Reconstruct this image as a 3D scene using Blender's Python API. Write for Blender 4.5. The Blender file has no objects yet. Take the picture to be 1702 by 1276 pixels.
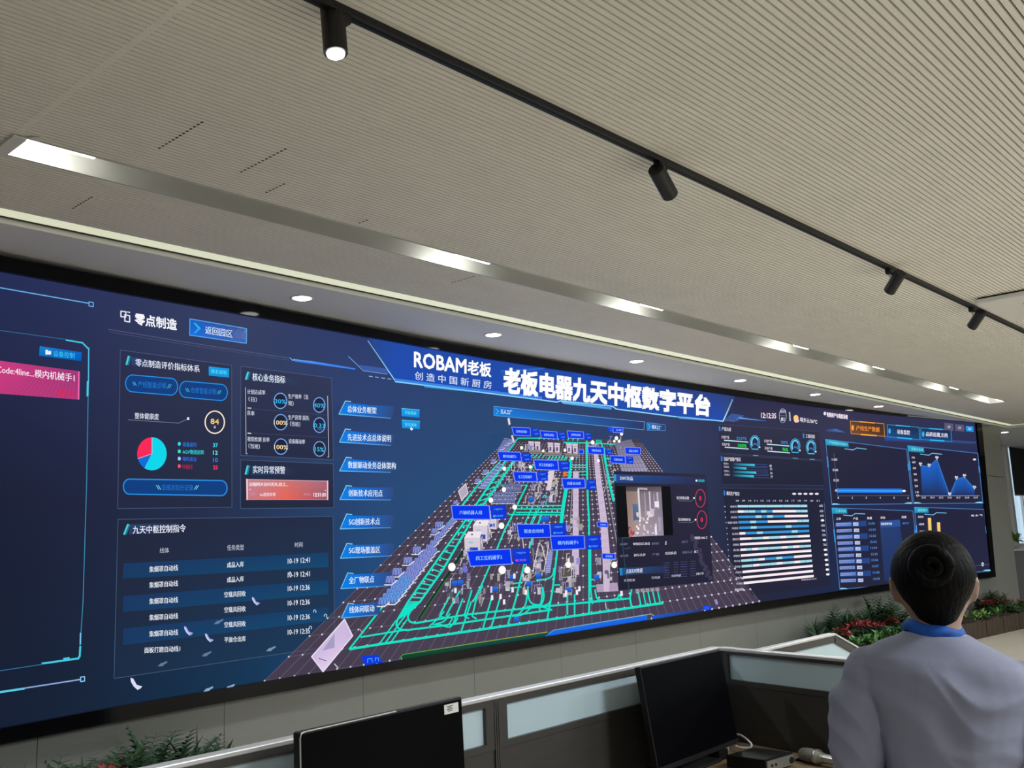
import bpy, bmesh, math, random
import numpy as np
from mathutils import Vector, Matrix, Euler
random.seed(7)
rng = np.random.default_rng(7)
SC = bpy.context.scene
COL = SC.collection

# ------------------------------------------------------------------ camera
FPX, CX, CY = 1600.0, 851.0, 638.0          # focal length / centre in pixels of the 1702x1276 frame
def _n(v):
    return v / np.linalg.norm(v)
_X = _n(np.array([(2325 - CX) / FPX, -(843 - CY) / FPX, -1.0]))   # along the video wall
_Y = _n(np.array([(-930 - CX) / FPX, -(975 - CY) / FPX, -1.0]))   # towards the video wall
_Y = _n(_Y - _X * (_X @ _Y))
ROT = np.array([_X, _Y, np.cross(_X, _Y)])
EYE = np.array([0.0, 0.0, 1.65])
cam_d = bpy.data.cameras.new('camera')
cam = bpy.data.objects.new('camera', cam_d)
COL.objects.link(cam)
cam_d.sensor_fit = 'HORIZONTAL'
cam_d.sensor_width = 36.0
cam_d.lens = FPX / 1702.0 * 36.0
cam_d.clip_start = 0.05
cam_d.clip_end = 200
M4 = Matrix([list(ROT[0]) + [EYE[0]], list(ROT[1]) + [EYE[1]], list(ROT[2]) + [EYE[2]], [0, 0, 0, 1]])
cam.matrix_world = M4
SC.camera = cam

# ------------------------------------------------------------------ world, exposure
W = bpy.data.worlds.new('room_surroundings')
SC.world = W
W.use_nodes = True
bg = W.node_tree.nodes['Background']
bg.inputs[0].default_value = (0.93, 0.98, 1.0, 1)
bg.inputs[1].default_value = 0.25
SC.view_settings.view_transform = 'Standard'
SC.view_settings.look = 'None'
SC.view_settings.exposure = 0.0
SC.view_settings.gamma = 1.0
SC.view_settings.use_curve_mapping = False
SC.cycles.use_denoising = True
SC.cycles.max_bounces = 8
SC.cycles.sample_clamp_indirect = 4.0

H = 3.45        # slatted ceiling
SOF = 3.416     # smooth soffit in front of the video wall

def ray(px, py):
    return ROT @ np.array([(px - CX) / FPX, -(py - CY) / FPX, -1.0])
def atz(px, py, z):
    d = ray(px, py)
    return EYE + d * ((z - EYE[2]) / d[2])
def atdepth(px, py, dep):
    return EYE + ray(px, py) * dep
def aty(px, py, y):
    d = ray(px, py)
    return EYE + d * (y / d[1])

# ------------------------------------------------------------------ materials
def lin(c):
    c = c / 255.0
    return c / 12.92 if c <= 0.04045 else ((c + 0.055) / 1.055) ** 2.4
def rgb(r, g, b):
    return (lin(r), lin(g), lin(b), 1.0)
def mat(name, col, rough=0.5, metal=0.0, spec=0.5, emit=None, estr=0.0, noise=0.0, nscale=20.0, bump=0.0, bscale=200.0, stretch=(1, 1, 1), trans=0.0, alpha=1.0, coat=0.0):
    m = bpy.data.materials.new(name)
    m.use_nodes = True
    nt = m.node_tree
    p = nt.nodes['Principled BSDF']
    p.inputs['Base Color'].default_value = col
    p.inputs['Roughness'].default_value = rough
    p.inputs['Metallic'].default_value = metal
    p.inputs['Specular IOR Level'].default_value = spec
    p.inputs['Transmission Weight'].default_value = trans
    p.inputs['Alpha'].default_value = alpha
    p.inputs['Coat Weight'].default_value = coat
    if emit:
        p.inputs['Emission Color'].default_value = emit
        p.inputs['Emission Strength'].default_value = estr
    if noise or bump:
        tc = nt.nodes.new('ShaderNodeTexCoord')
        mp = nt.nodes.new('ShaderNodeMapping')
        mp.inputs['Scale'].default_value = stretch
        nt.links.new(tc.outputs['Object'], mp.inputs['Vector'])
    if noise:
        nz = nt.nodes.new('ShaderNodeTexNoise')
        nz.inputs['Scale'].default_value = nscale
        nz.inputs['Detail'].default_value = 4
        nt.links.new(mp.outputs[0], nz.inputs['Vector'])
        mx = nt.nodes.new('ShaderNodeMixRGB')
        mx.inputs[1].default_value = tuple(max(0, v * (1 - noise)) for v in col[:3]) + (1,)
        mx.inputs[2].default_value = tuple(min(1, v * (1 + noise)) for v in col[:3]) + (1,)
        nt.links.new(nz.outputs['Fac'], mx.inputs[0])
        nt.links.new(mx.outputs[0], p.inputs['Base Color'])
    if bump:
        nb = nt.nodes.new('ShaderNodeTexNoise')
        nb.inputs['Scale'].default_value = bscale
        nb.inputs['Detail'].default_value = 3
        nt.links.new(mp.outputs[0], nb.inputs['Vector'])
        bp = nt.nodes.new('ShaderNodeBump')
        bp.inputs['Strength'].default_value = bump
        bp.inputs['Distance'].default_value = 0.01
        nt.links.new(nb.outputs['Fac'], bp.inputs['Height'])
        nt.links.new(bp.outputs[0], p.inputs['Normal'])
    return m

MT = {}
MT['slat'] = mat('slat_panel', (0.88, 0.845, 0.785, 1), 0.7, noise=0.05, nscale=3)
MT['groove'] = mat('slat_backing', (0.05, 0.05, 0.045, 1), 0.9, noise=0.1)
MT['soffit'] = mat('soffit_paint', (0.80, 0.80, 0.83, 1), 0.6, noise=0.03, nscale=4)
MT['alu'] = mat('aluminium', (0.60, 0.60, 0.57, 1), 0.42, 0.25, noise=0.05, nscale=6)
MT['alu_light'] = mat('pale_aluminium', (0.75, 0.74, 0.72, 1), 0.42, 0.3, noise=0.04)
MT['wallpanel'] = mat('grey_wall_panel', (0.20, 0.202, 0.182, 1), 0.45, noise=0.05, nscale=2)
MT['column'] = mat('column_panel', (0.27, 0.275, 0.25, 1), 0.3, noise=0.06, nscale=2)
MT['black'] = mat('black_plastic', (0.007, 0.007, 0.008, 1), 0.45, spec=0.2, noise=0.2)
MT['blackmetal'] = mat('black_metal', (0.014, 0.014, 0.016, 1), 0.45, 0.2, noise=0.2)
MT['bezel'] = mat('gloss_black_bezel', (0.002, 0.002, 0.003, 1), 0.08, spec=0.2, noise=0.2)
MT['cove'] = mat('cove_light', (0.9, 0.9, 0.8, 1), 0.6, emit=(0.80, 0.84, 0.60, 1), estr=0.62, noise=0.02)
MT['lamp'] = mat('lamp_glow', (1, 1, 1, 1), 0.5, emit=(1.0, 0.98, 0.93, 1), estr=14.0, noise=0.01)
MT['lampbar'] = mat('lamp_bar_glow', (1, 1, 1, 1), 0.5, emit=(1.0, 1.0, 0.93, 1), estr=17.0, noise=0.01)
MT['white'] = mat('white_plastic', (0.78, 0.78, 0.76, 1), 0.45, noise=0.03)
MT['rear'] = mat('rear_wall_paint', (0.14, 0.14, 0.14, 1), 0.7, noise=0.05, nscale=2)
MT['floor'] = mat('pale_stone_floor', (0.50, 0.44, 0.345, 1), 0.35, noise=0.18, nscale=1.2, stretch=(0.5, 2.5, 1))

# ------------------------------------------------------------------ mesh helpers
class MB:
    def __init__(self):
        self.v, self.f, self.m, self.sm = [], [], [], []
    def add(self, vs, fs, mi=0, smooth=False):
        o = len(self.v)
        self.v += [tuple(map(float, p)) for p in vs]
        for q in fs:
            self.f.append([o + i for i in q]); self.m.append(mi); self.sm.append(smooth)
        return self
    def hexa(self, b, t, mi=0):
        """b, t: four bottom and four top corners, both anticlockwise seen from above"""
        return self.add(list(b) + list(t), [(3, 2, 1, 0), (4, 5, 6, 7), (0, 1, 5, 4), (1, 2, 6, 5), (2, 3, 7, 6), (3, 0, 4, 7)], mi)
    def box(self, lo, hi, mi=0):
        x0, y0, z0 = lo; x1, y1, z1 = hi
        return self.hexa([(x0, y0, z0), (x1, y0, z0), (x1, y1, z0), (x0, y1, z0)], [(x0, y0, z1), (x1, y0, z1), (x1, y1, z1), (x0, y1, z1)], mi)
    def obox(self, c, ax, ay, az, hx, hy, hz, mi=0):
        c, ax, ay, az = map(np.array, (c, ax, ay, az))
        q = [(-1, -1), (1, -1), (1, 1), (-1, 1)]
        return self.hexa([c + ax * hx * a + ay * hy * b - az * hz for a, b in q], [c + ax * hx * a + ay * hy * b + az * hz for a, b in q], mi)
    def tube(self, pts, r, n=10, mi=0, cap=True, smooth=True):
        pts = [np.array(p, float) for p in pts]
        rs = r if hasattr(r, '__len__') else [r] * len(pts)
        vs, fs = [], []
        up = None
        for i, p in enumerate(pts):
            t = _n((pts[min(i + 1, len(pts) - 1)] - pts[max(i - 1, 0)]) + 1e-12)
            if up is None:
                a = np.array([0, 0, 1.0]) if abs(t[2]) < 0.9 else np.array([1.0, 0, 0])
                up = _n(a - t * (a @ t))
            else:
                up = _n(up - t * (up @ t))
            s = np.cross(t, up)
            for k in range(n):
                an = 2 * math.pi * k / n
                vs.append(p + (up * math.cos(an) + s * math.sin(an)) * rs[i])
        for i in range(len(pts) - 1):
            for k in range(n):
                fs.append((i * n + k, i * n + (k + 1) % n, (i + 1) * n + (k + 1) % n, (i + 1) * n + k))
        self.add(vs, fs, mi, smooth)
        if cap:
            self.add(vs[:n], [tuple(range(n - 1, -1, -1))], mi)
            self.add(vs[-n:], [tuple(range(n))], mi)
        return self
    def lathe(self, base, axis, prof, n=24, mi=0, smooth=True):
        """prof: (distance along axis, radius)"""
        a = _n(np.array(axis, float)); b = np.array(base, float)
        return self.tube([b + a * d for d, r in prof], [max(r, 1e-4) for d, r in prof], n, mi, True, smooth) if False else self._lathe(b, a, prof, n, mi, smooth)
    def _lathe(self, b, a, prof, n, mi, smooth):
        h = np.array([0, 0, 1.0]) if abs(a[2]) < 0.9 else np.array([1.0, 0, 0])
        u = _n(h - a * (a @ h)); s = np.cross(a, u)
        vs, fs = [], []
        for d, r in prof:
            for k in range(n):
                an = 2 * math.pi * k / n
                vs.append(b + a * d + (u * math.cos(an) + s * math.sin(an)) * max(r, 1e-5))
        for i in range(len(prof) - 1):
            for k in range(n):
                fs.append((i * n + k, i * n + (k + 1) % n, (i + 1) * n + (k + 1) % n, (i + 1) * n + k))
        return self.add(vs, fs, mi, smooth)
    def ellipsoid(self, c, r, nu=20, nv=12, mi=0, R=None, fn=None):
        vs, fs = [], []
        for j in range(nv + 1):
            th = math.pi * j / nv
            for i in range(nu):
                ph = 2 * math.pi * i / nu
                d = np.array([math.sin(th) * math.cos(ph), math.sin(th) * math.sin(ph), math.cos(th)])
                p = d * np.array(r)
                if fn: p = fn(d, p)
                if R is not None: p = R @ p
                vs.append(np.array(c) + p)
        for j in range(nv):
            for i in range(nu):
                fs.append((j * nu + i, (j + 1) * nu + i, (j + 1) * nu + (i + 1) % nu, j * nu + (i + 1) % nu))
        return self.add(vs, fs, mi, True)
    def mesh(self, name, mats):
        me = bpy.data.meshes.new(name)
        me.from_pydata(self.v, [], self.f)
        for m in (mats if isinstance(mats, (list, tuple)) else [mats]):
            me.materials.append(m)
        me.polygons.foreach_set('material_index', self.m)
        me.polygons.foreach_set('use_smooth', self.sm)
        me.update()
        return me

def link(name, me, parent=None, local=False):
    o = bpy.data.objects.new(name, me)
    COL.objects.link(o)
    if parent:
        o.parent = parent
        if not local:                       # mesh given in world coordinates: cancel the offsets of the chain above
            off = Vector((0, 0, 0)); p = parent
            while p:
                off += p.location; p = p.parent
            o.location = -off
    return o
def tag(o, label=None, cat=None, group=None, kind=None):
    if label: o['label'] = label
    if cat: o['category'] = cat
    if group: o['group'] = group
    if kind: o['kind'] = kind
    return o
def thing(name, loc, label, cat, group=None, rot=None):
    o = bpy.data.objects.new(name, None)
    COL.objects.link(o)
    o.location = loc
    o.empty_display_size = 0.1
    if rot: o.rotation_euler = rot
    return tag(o, label, cat, group)
def struct(name, mb, mats):
    return tag(link(name, mb.mesh(name, mats)), kind='structure')
def bevel(o, w=0.004, seg=2):
    b = o.modifiers.new('bevel', 'BEVEL'); b.width = w; b.segments = seg; b.limit_method = 'ANGLE'
    return o
def dup(root, loc, label, group=None, rot=None):
    r = root.copy(); COL.objects.link(r); r.location = loc; r['label'] = label
    if rot is not None: r.rotation_euler = rot
    if group: r['group'] = group
    for ch in list(root.children):
        c = ch.copy(); COL.objects.link(c); c.parent = r
        for g in list(ch.children):
            d = g.copy(); COL.objects.link(d); d.parent = c
    return r

# ------------------------------------------------------------------ plan of the video wall (concave arc), found on the soffit line
_tp = [(0, 425), (110, 446), (240, 471), (440, 510), (700, 563), (900, 598), (1100, 632), (1240, 651), (1365, 671), (1484, 689), (1552, 696), (1625, 704)]
_pp = np.array([atz(x, y, SOF)[:2] for x, y in _tp])
_cf = np.polyfit(_pp[:, 0], _pp[:, 1], 3)
_xs = np.linspace(0.6, 18.6, 181)
_ys = np.polyval(_cf, _xs)
_sl = np.polyval(np.polyder(_cf), 18.6)
_xs = np.append(_xs, [19.2, 20.5]); _ys = np.append(_ys, [_ys[-1] + _sl * 0.6, _ys[-1] + _sl * 1.9])
PLAN = np.stack([_xs, _ys], 1)
_tg = np.gradient(PLAN, axis=0); _tg /= np.linalg.norm(_tg, axis=1)[:, None]
PNOR = np.stack([_tg[:, 1], -_tg[:, 0]], 1)            # towards the room
def plan_at(d):
    return PLAN + PNOR * d
def on_wall(px, py, d):
    """points (pixels of the photo) -> points on the wall surface d metres in front of the wall plan"""
    px = np.atleast_1d(np.asarray(px, float)); py = np.atleast_1d(np.asarray(py, float))
    c = np.stack([(px - CX) / FPX, -(py - CY) / FPX, -np.ones_like(px)])
    r = (ROT @ c).T
    L = plan_at(d)
    az = np.arctan2(L[:, 0], L[:, 1])
    i = np.clip(np.searchsorted(az, np.arctan2(r[:, 0], r[:, 1])) - 1, 0, len(L) - 2)
    A, B = L[i], L[i + 1] - L[i]
    den = r[:, 0] * B[:, 1] - r[:, 1] * B[:, 0]
    t = (A[:, 0] * B[:, 1] - A[:, 1] * B[:, 0]) / den
    return EYE + r * t[:, None]
# ------------------------------------------------------------------ floor, ceiling, walls
mb = MB(); mb.box((-4, -6, -0.1), (26, 9, 0)); struct('floor', mb, MT['floor'])

mb = MB(); mb.box((-4.2, -6.2, 0), (26, -6, H + .3)); struct('wall_rear', mb, MT['rear'])
mb = MB(); mb.box((-4.2, -6, 0), (-4, 9, H + .3)); struct('wall_left', mb, MT['rear'])
mb = MB(); mb.box((26, -6.2, 0), (26.2, 9, H + .3)); struct('wall_right', mb, MT['rear'])
# slatted ceiling: a profile of slats and grooves run along X, from behind the camera to the cove light
PITCH, GAP, GD = 0.030, 0.0085, 0.014
TR0, TR1 = 4.125, 4.345                        # recessed light trough
Y_END = 5.07
def slats(y0, y1, x0, x1, mb):
    y = y0; vs, fs, ms = [], [], []
    n = int((y1 - y0) / PITCH)
    p = (y1 - y0) / n
    prof = []
    for k in range(n):
        a = y0 + k * p
        prof += [(a, H), (a + p - GAP, H), (a + p - GAP, H + GD), (a + p, H + GD)]
    prof.append((y1, H))
    v = [(x0, a, z) for a, z in prof] + [(x1, a, z) for a, z in prof]
    N = len(prof)
    for k in range(N - 1):
        mb.add([v[k], v[k + 1], v[N + k + 1], v[N + k]], [(0, 1, 2, 3)], 1 if k % 4 == 2 else 0)
mb = MB()
XC = 19.44
slats(-6.0, TR0, -4, XC, mb)
slats(TR1, Y_END, -4, XC, mb)
mb.box((-4, -6, H + 0.30), (26, 9, H + 0.34), 1)
struct('ceiling', mb, [MT['slat'], MT['groove']])

# trough of folded aluminium let into the slats, starts beside the lamp on the left
mb = MB()
tx0, tx1, td = 1.50, 15.6, 0.11
mb.box((tx0, TR0 - 0.012, H - 0.006), (tx1, TR0, H + td)); mb.box((tx0, TR1, H - 0.006), (tx1, TR1 + 0.012, H + td))
mb.box((tx0, TR0, H + td), (tx1, TR1, H + td + 0.01)); mb.box((tx0 - 0.012, TR0, H - 0.004), (tx0, TR1, H + td)); mb.box((tx1, TR0, H - 0.004), (tx1 + 0.012, TR1, H + td))
struct('trim_1', mb, MT['alu'])
mb = MB(); mb.box((tx0 - 0.035, TR0 - 0.012, H - 0.014), (tx0 + 0.02, TR1 + 0.012, H - 0.0045)); mb.add([(tx0 + 0.01, TR0 - .01, H - .004), (tx0 + .07, TR0 - .01, H - .004), (tx0 + .055, TR0 - .06, H - .003), (tx0 + .01, TR0 - .01, H - .010), (tx0 + .07, TR0 - .01, H - .010), (tx0 + .055, TR0 - .06, H - .006)], [(0, 1, 2), (5, 4, 3), (0, 3, 4, 1), (1, 4, 5, 2), (2, 5, 3, 0)])
struct('trim_5', mb, MT['white'])
mb = MB(); slats(TR0, TR1, -4, tx0 - 0.012, mb); slats(TR0, TR1, tx1 + 0.012, XC, mb)
struct('ceiling_2', mb, [MT['slat'], MT['groove']])

# flush joint strip across the slats and a few open panel joints
mb = MB()
a, b = atz(306, 0, H), atz(42, 210, H)
mb.box((a[0] - 0.004, -6, H + 0.001), (a[0] + 0.024, TR0 - 0.012, H + 0.012))
struct('trim_2', mb, MT['slat'])
mb = MB()
for (p, q) in [((334, 204), (256, 252)), ((474, 248), (391, 291)), ((606, 367), (588, 374.5)), ((469, 307), (432, 325)), ((166, 333), (97, 347)), ((783, 460), (742, 473))]:
    a, b = atz(*p, H), atz(*q, H); xm = (a[0] + b[0]) / 2
    k = math.floor((b[1] + 6) / PITCH); 
    y = b[1]
    lo, hi = min(a[1], b[1]), max(a[1], b[1])
    if hi > TR0 and lo < TR0: hi = TR0 - 0.03
    n = max(2, int((hi - lo) / PITCH))
    for j in range(n):
        yy = -6 + math.floor((lo + 6) / PITCH + j) * PITCH
        mb.box((xm - 0.004, yy + 0.002, H - 0.0008), (xm + 0.004, yy + 0.018, H + 0.004))
struct('trim_3', mb, MT['groove'])

# cove: light strip along the soffit, turning the corner at the far end
mb = MB()
mb.add([(-4, Y_END, H), (XC + 0.12, Y_END, H), (XC + 0.12, Y_END + 0.115, H), (-4, Y_END + 0.115, H)], [(0, 3, 2, 1)])
mb.add([(XC, -6, H), (XC + 0.12, -6, H), (XC + 0.12, Y_END, H), (XC, Y_END, H)], [(0, 3, 2, 1)])
t = thing('cove_light', (8, Y_END, H), 'long pale green white light strip running between slatted ceiling and soffit', 'light strip')
link('diffuser', mb.mesh('cove_light', MT['cove']), t)
mb = MB()
mb.box((-4, Y_END + 0.115, H - 0.004), (XC + 0.16, Y_END + 0.14, H + 0.05))
struct('trim_4', mb, MT['groove'])
# soffit with its lip
mb = MB()
YS = Y_END + 0.14
mb.box((-4, YS, SOF), (26, 9, SOF + 0.2)); mb.box((XC + 0.16, -6, SOF), (26, YS, SOF + 0.2))
mb.box((-4, YS - 0.006, SOF + 0.001), (XC + 0.16, YS, SOF + 0.036), 1)
struct('ceiling_3', mb, [MT['soffit'], MT['white']])

# wall carrying the screen: panels with open joints, following the arc
seam_px = [62, 373, 604, 788, 932]
seam_x = []
for sx, sy in [(62, 1240), (373, 1190), (604, 1170), (788, 1110), (932, 1080)]:
    seam_x.append(on_wall(sx, sy, 0)[0][0])
st = np.diff(seam_x).mean()
while seam_x[-1] < 18.3: seam_x.append(seam_x[-1] + st)
seam_x.insert(0, seam_x[0] - st)
mb = MB()
def plan_pt(x, d):
    L = plan_at(d)
    return np.array([x, np.interp(x, L[:, 0], L[:, 1])])
XEND = on_wall(1659.5, 705, 0)[0][0]
bounds = [0.6] + [s for s in seam_x if 0.7 < s < 17.7] + [XEND]
bounds = sorted(bounds)
for i in range(len(bounds) - 1):
    a, b = bounds[i] + 0.0018, bounds[i + 1] - 0.0018
    n = max(2, int((b - a) / 0.25))
    for j in range(n):
        p0, p1 = plan_pt(a + (b - a) * j / n, 0), plan_pt(a + (b - a) * (j + 1) / n, 0)
        mb.add([(*p0, 0), (*p1, 0), (*p1, SOF), (*p0, SOF)], [(0, 1, 2, 3)], 1 if i == len(bounds) - 2 else 0)
    q0, q1 = plan_pt(bounds[i], -0.02), plan_pt(bounds[i + 1], -0.02)
    n = 6
    for j in range(n):
        p0, p1 = plan_pt(bounds[i] + (bounds[i + 1] - bounds[i]) * j / n, -0.015), plan_pt(bounds[i] + (bounds[i + 1] - bounds[i]) * (j + 1) / n, -0.015)
        mb.add([(*p0, 0), (*p1, 0), (*p1, SOF), (*p0, SOF)], [(0, 1, 2, 3)], 2)
# thin horizontal joint on the end panel and the return at the free end
e = plan_pt(XEND, 0)
mb.add([(*e, 0), (e[0] + 0.25, e[1] + 0.9, 0), (e[0] + 0.25, e[1] + 0.9, SOF), (*e, SOF)], [(0, 1, 2, 3)], 1)
j0, j1 = on_wall(1641, 790, 0.002)[0], on_wall(1668, 793, 0.002)[0]
mb.add([j0 + (0, 0, .006), j1 + (0, 0, .006), j1 - (0, 0, .006), j0 - (0, 0, .006)], [(0, 1, 2, 3)], 2)
struct('wall_back', mb, [MT['wallpanel'], MT['column'], MT['groove']])

# window wall further on, parallel to the slats
YW = 6.6
wl = aty(1668, 735, YW); wb = aty(1681, 822, YW); ws = aty(1688, 905, YW)
mb = MB()
x_l = wl[0]
mb.box((e[0], YW + 0.02, 0), (x_l - 0.02, YW + 0.2, SOF)); mb.box((x_l - 0.02, YW + 0.02, 0), (26, YW + 0.2, ws[2]))
mb.box((x_l - 0.02, YW + 0.02, wl[2] + .05), (26, YW + 0.2, SOF))
struct('wall_window', mb, MT['soffit'])
mb = MB()
mb.box((x_l - 0.02, YW - 0.03, ws[2]), (x_l + 0.16, YW + 0.1, wl[2] + 0.05)); mb.box((x_l, YW - 0.34, ws[2] - 0.05), (26, YW + 0.1, ws[2] + 0.02))
for k in (1.0, 2.1, 3.2): mb.box((x_l + k, YW, ws[2]), (x_l + k + 0.07, YW + 0.08, wl[2]))
struct('window_1', mb, MT['white'])
MT['daylight'] = mat('daylit_glass', (0.3, 0.4, 0.5, 1), 0.1, emit=(0.62, 0.83, 1.0, 1), estr=0.75, noise=0.05)
mb = MB(); mb.box((x_l, YW + 0.06, ws[2]), (26, YW + 0.07, wl[2] + 0.05))
struct('window_2', mb, MT['daylight'])
t = thing('roller_blind', (x_l + 1.5, YW, wl[2]), 'dark grey roller blind half lowered over far right window', 'blind')
MT['blind'] = mat('blind_fabric', (0.035, 0.035, 0.036, 1), 0.8, bump=0.1, noise=0.1)
mb = MB(); mb.box((x_l + 0.19, YW - 0.06, wb[2]), (26, YW - 0.05, wl[2] - 0.03)); link('fabric', mb.mesh('fabric', MT['blind']), t)
mb = MB(); mb.box((x_l + 0.19, YW - 0.065, wb[2] - 0.025), (26, YW - 0.045, wb[2])); link('bottom_rail', mb.mesh('bottom_rail', MT['white']), t)
mb = MB(); mb.tube([(x_l + 0.19, YW - 0.055, wl[2]), (26, YW - 0.055, wl[2])], 0.03, 12); link('roller', mb.mesh('roller', MT['blackmetal']), t)
# low cabinet below the window
MT['cabinet'] = mat('cabinet_front', (0.22, 0.23, 0.24, 1), 0.4, noise=0.05)
cl = aty(1689, 912, 6.05); 
t = thing('storage_cabinet', (cl[0] + 1, 6.2, 0), 'grey storage cabinet with dark edge below the far right window', 'cabinet')
mb = MB(); mb.box((cl[0], 5.85, 0), (cl[0] + 2.4, 6.5, cl[2] - 0.04)); link('body', mb.mesh('body', MT['cabinet']), t)
mb = MB(); mb.box((cl[0] - .012, 5.842, 0), (cl[0] + .10, 5.852, cl[2] - .04)); link('edge_strip', mb.mesh('edge_strip', MT['black']), t)
mb = MB(); mb.box((cl[0] - 0.04, 5.80, cl[2] - 0.04), (cl[0] + 2.44, 6.52, cl[2])); link('top', mb.mesh('top', MT['white']), t)
for k in range(3):
    mb = MB(); mb.box((cl[0] + 0.14 + k * 0.76, 5.83, 0.06), (cl[0] + 0.87 + k * 0.76, 5.85, cl[2] - 0.42)); d = link('door', mb.mesh('door', MT['cabinet']), t)
    mb = MB(); mb.box((cl[0] + 0.14 + k * 0.76, 5.83, cl[2] - 0.40), (cl[0] + 0.87 + k * 0.76, 5.85, cl[2] - 0.06)); d = link('drawer', mb.mesh('drawer', MT['cabinet']), t)
    mb = MB(); mb.box((cl[0] + 0.4 + k * 0.76, 5.815, cl[2] - 0.2), (cl[0] + 0.6 + k * 0.76, 5.83, cl[2] - 0.18)); link('handle', mb.mesh('handle', MT['alu']), d)

# ------------------------------------------------------------------ lamps
def ceiling_beam(x, y, w, sx, sy, z=None):
    L = bpy.data.lights.new('lamp_beam', 'AREA'); L.shape = 'RECTANGLE'; L.size = sx; L.size_y = sy; L.energy = w; L.color = (0.90, 0.97, 1.0)
    o = bpy.data.objects.new('lamp_beam', L); COL.objects.link(o); o.location = (x, y, (H - 0.02) if z is None else z); return o
# unseen ceiling panels, added behind the camera to brighten the room
MT['added_panel_glow'] = mat('added_panel_light_glow', (1, 1, 1, 1), 0.5, emit=(.95, .98, 1, 1), estr=3.0, noise=.01)
_first = None
for x in (-1.5, 3.0, 7.5, 12.0, 16.5):
    for y in (-1.6, -4.4):
        if _first is None:
            _first = thing('added_light_panel', (x, y, H), 'added unseen white light panel on the ceiling behind the viewpoint', 'ceiling light', 'added light panels behind the viewpoint')
            mb = MB(); mb.box((-.62, -.17, -.012), (.62, .17, 0)); link('frame', mb.mesh('frame', MT['white']), _first, True)
            mb = MB(); mb.box((-.59, -.14, -.015), (.59, .14, -.012)); link('diffuser', mb.mesh('diffuser', MT['added_panel_glow']), _first, True)
        else: dup(_first, (x, y, H), 'added unseen white light panel on the ceiling behind the viewpoint')
        ceiling_beam(x, y, {-1.5: 50, 3.0: 118}.get(x, 124), 1.15, .28)  # area light that does the lighting for each added panel
# trough lamps
def trough_proto():
    t = thing('trough_lamp', (0, 0, 0), '', 'lamp', 'lamps in the ceiling trough')
    mb = MB(); mb.box((-0.17, -0.018, 0.0), (0.17, 0.0, 0.08)); mb.box((-0.17, 0.0, 0.05), (0.17, 0.02, 0.08)); link('housing', mb.mesh('housing', MT['alu_light']), t, True)
    mb = MB(); mb.box((-0.15, 0.0, -0.010), (0.15, 0.018, 0.05)); link('diffuser', mb.mesh('diffuser', MT['lampbar']), t, True)
    return t
tl = trough_proto()
spots = [(82, 238), (786, 432), (1085, 511), (1335, 577), (1468, 611), (1598, 644), (1674, 664)]
names = ['at its left end', 'above the blue title of the screen', 'middle of trough beyond the title', 'fourth along the trough from the left', 'fifth along the trough from the left', 'sixth along from the left', 'last and farthest along the trough']
for i, (p, nm) in enumerate(zip(spots, names)):
    q = atz(*p, H)
    loc = (max(q[0], tx0 + 0.18), TR0 + 0.020, H + 0.012)
    lb = 'white linear lamp in the ceiling trough, ' + nm
    ceiling_beam(loc[0], TR0 + .1, 26, .3, .05)
    if i == 0: tl.location = loc; tl['label'] = lb
    else: dup(tl, loc, lb)
# downlights of the soffit
def down_proto():
    t = thing('soffit_downlight', (0, 0, 0), '', 'downlight', 'round downlights in the soffit')
    mb = MB(); mb.lathe((0, 0, 0.012), (0, 0, -1), [(0, 0.062), (0.014, 0.085), (0.017, 0.083), (0.017, 0.066), (0.006, 0.062)], 32); link('ring', mb.mesh('ring', MT['white']), t, True)
    mb = MB(); mb.lathe((0, 0, -0.0025), (0, 0, -1), [(0, 0.066), (0.004, 0.06), (0.006, 0.0)], 32); link('lens', mb.mesh('lens', MT['lamp']), t, True)
    return t
dl = down_proto()
dpx = [(502, 495), (820, 556), (1058, 600), (1230, 632), (1355, 655), (1460, 675)]
dn = ['nearest, above the return button on screen', 'second from the left above the screen title', 'third from the left above the screen title', 'fourth along the soffit, past the title', 'fifth along the soffit', 'sixth along the soffit above the far panels']
for i, (p, nm) in enumerate(zip(dpx, dn)):
    q = atz(*p, SOF); lb = 'round white soffit downlight, ' + nm
    if i == 0: dl.location = q; dl['label'] = lb
    else: dup(dl, q, lb)
q = atz(1670, 718, SOF); dup(dl, q, 'small round downlight beyond the screen, above the roller blind')
for i, p in enumerate(dpx):
    q = atz(*p, SOF)
    L = bpy.data.lights.new('downlight_beam', 'SPOT'); L.energy = 22; L.spot_size = math.radians(115); L.spot_blend = 0.7; L.shadow_soft_size = 0.06; L.color = (0.97, 0.98, 1.0)
    o = bpy.data.objects.new('downlight_beam', L); COL.objects.link(o); o.location = (q[0], q[1], SOF - 0.03)

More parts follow.
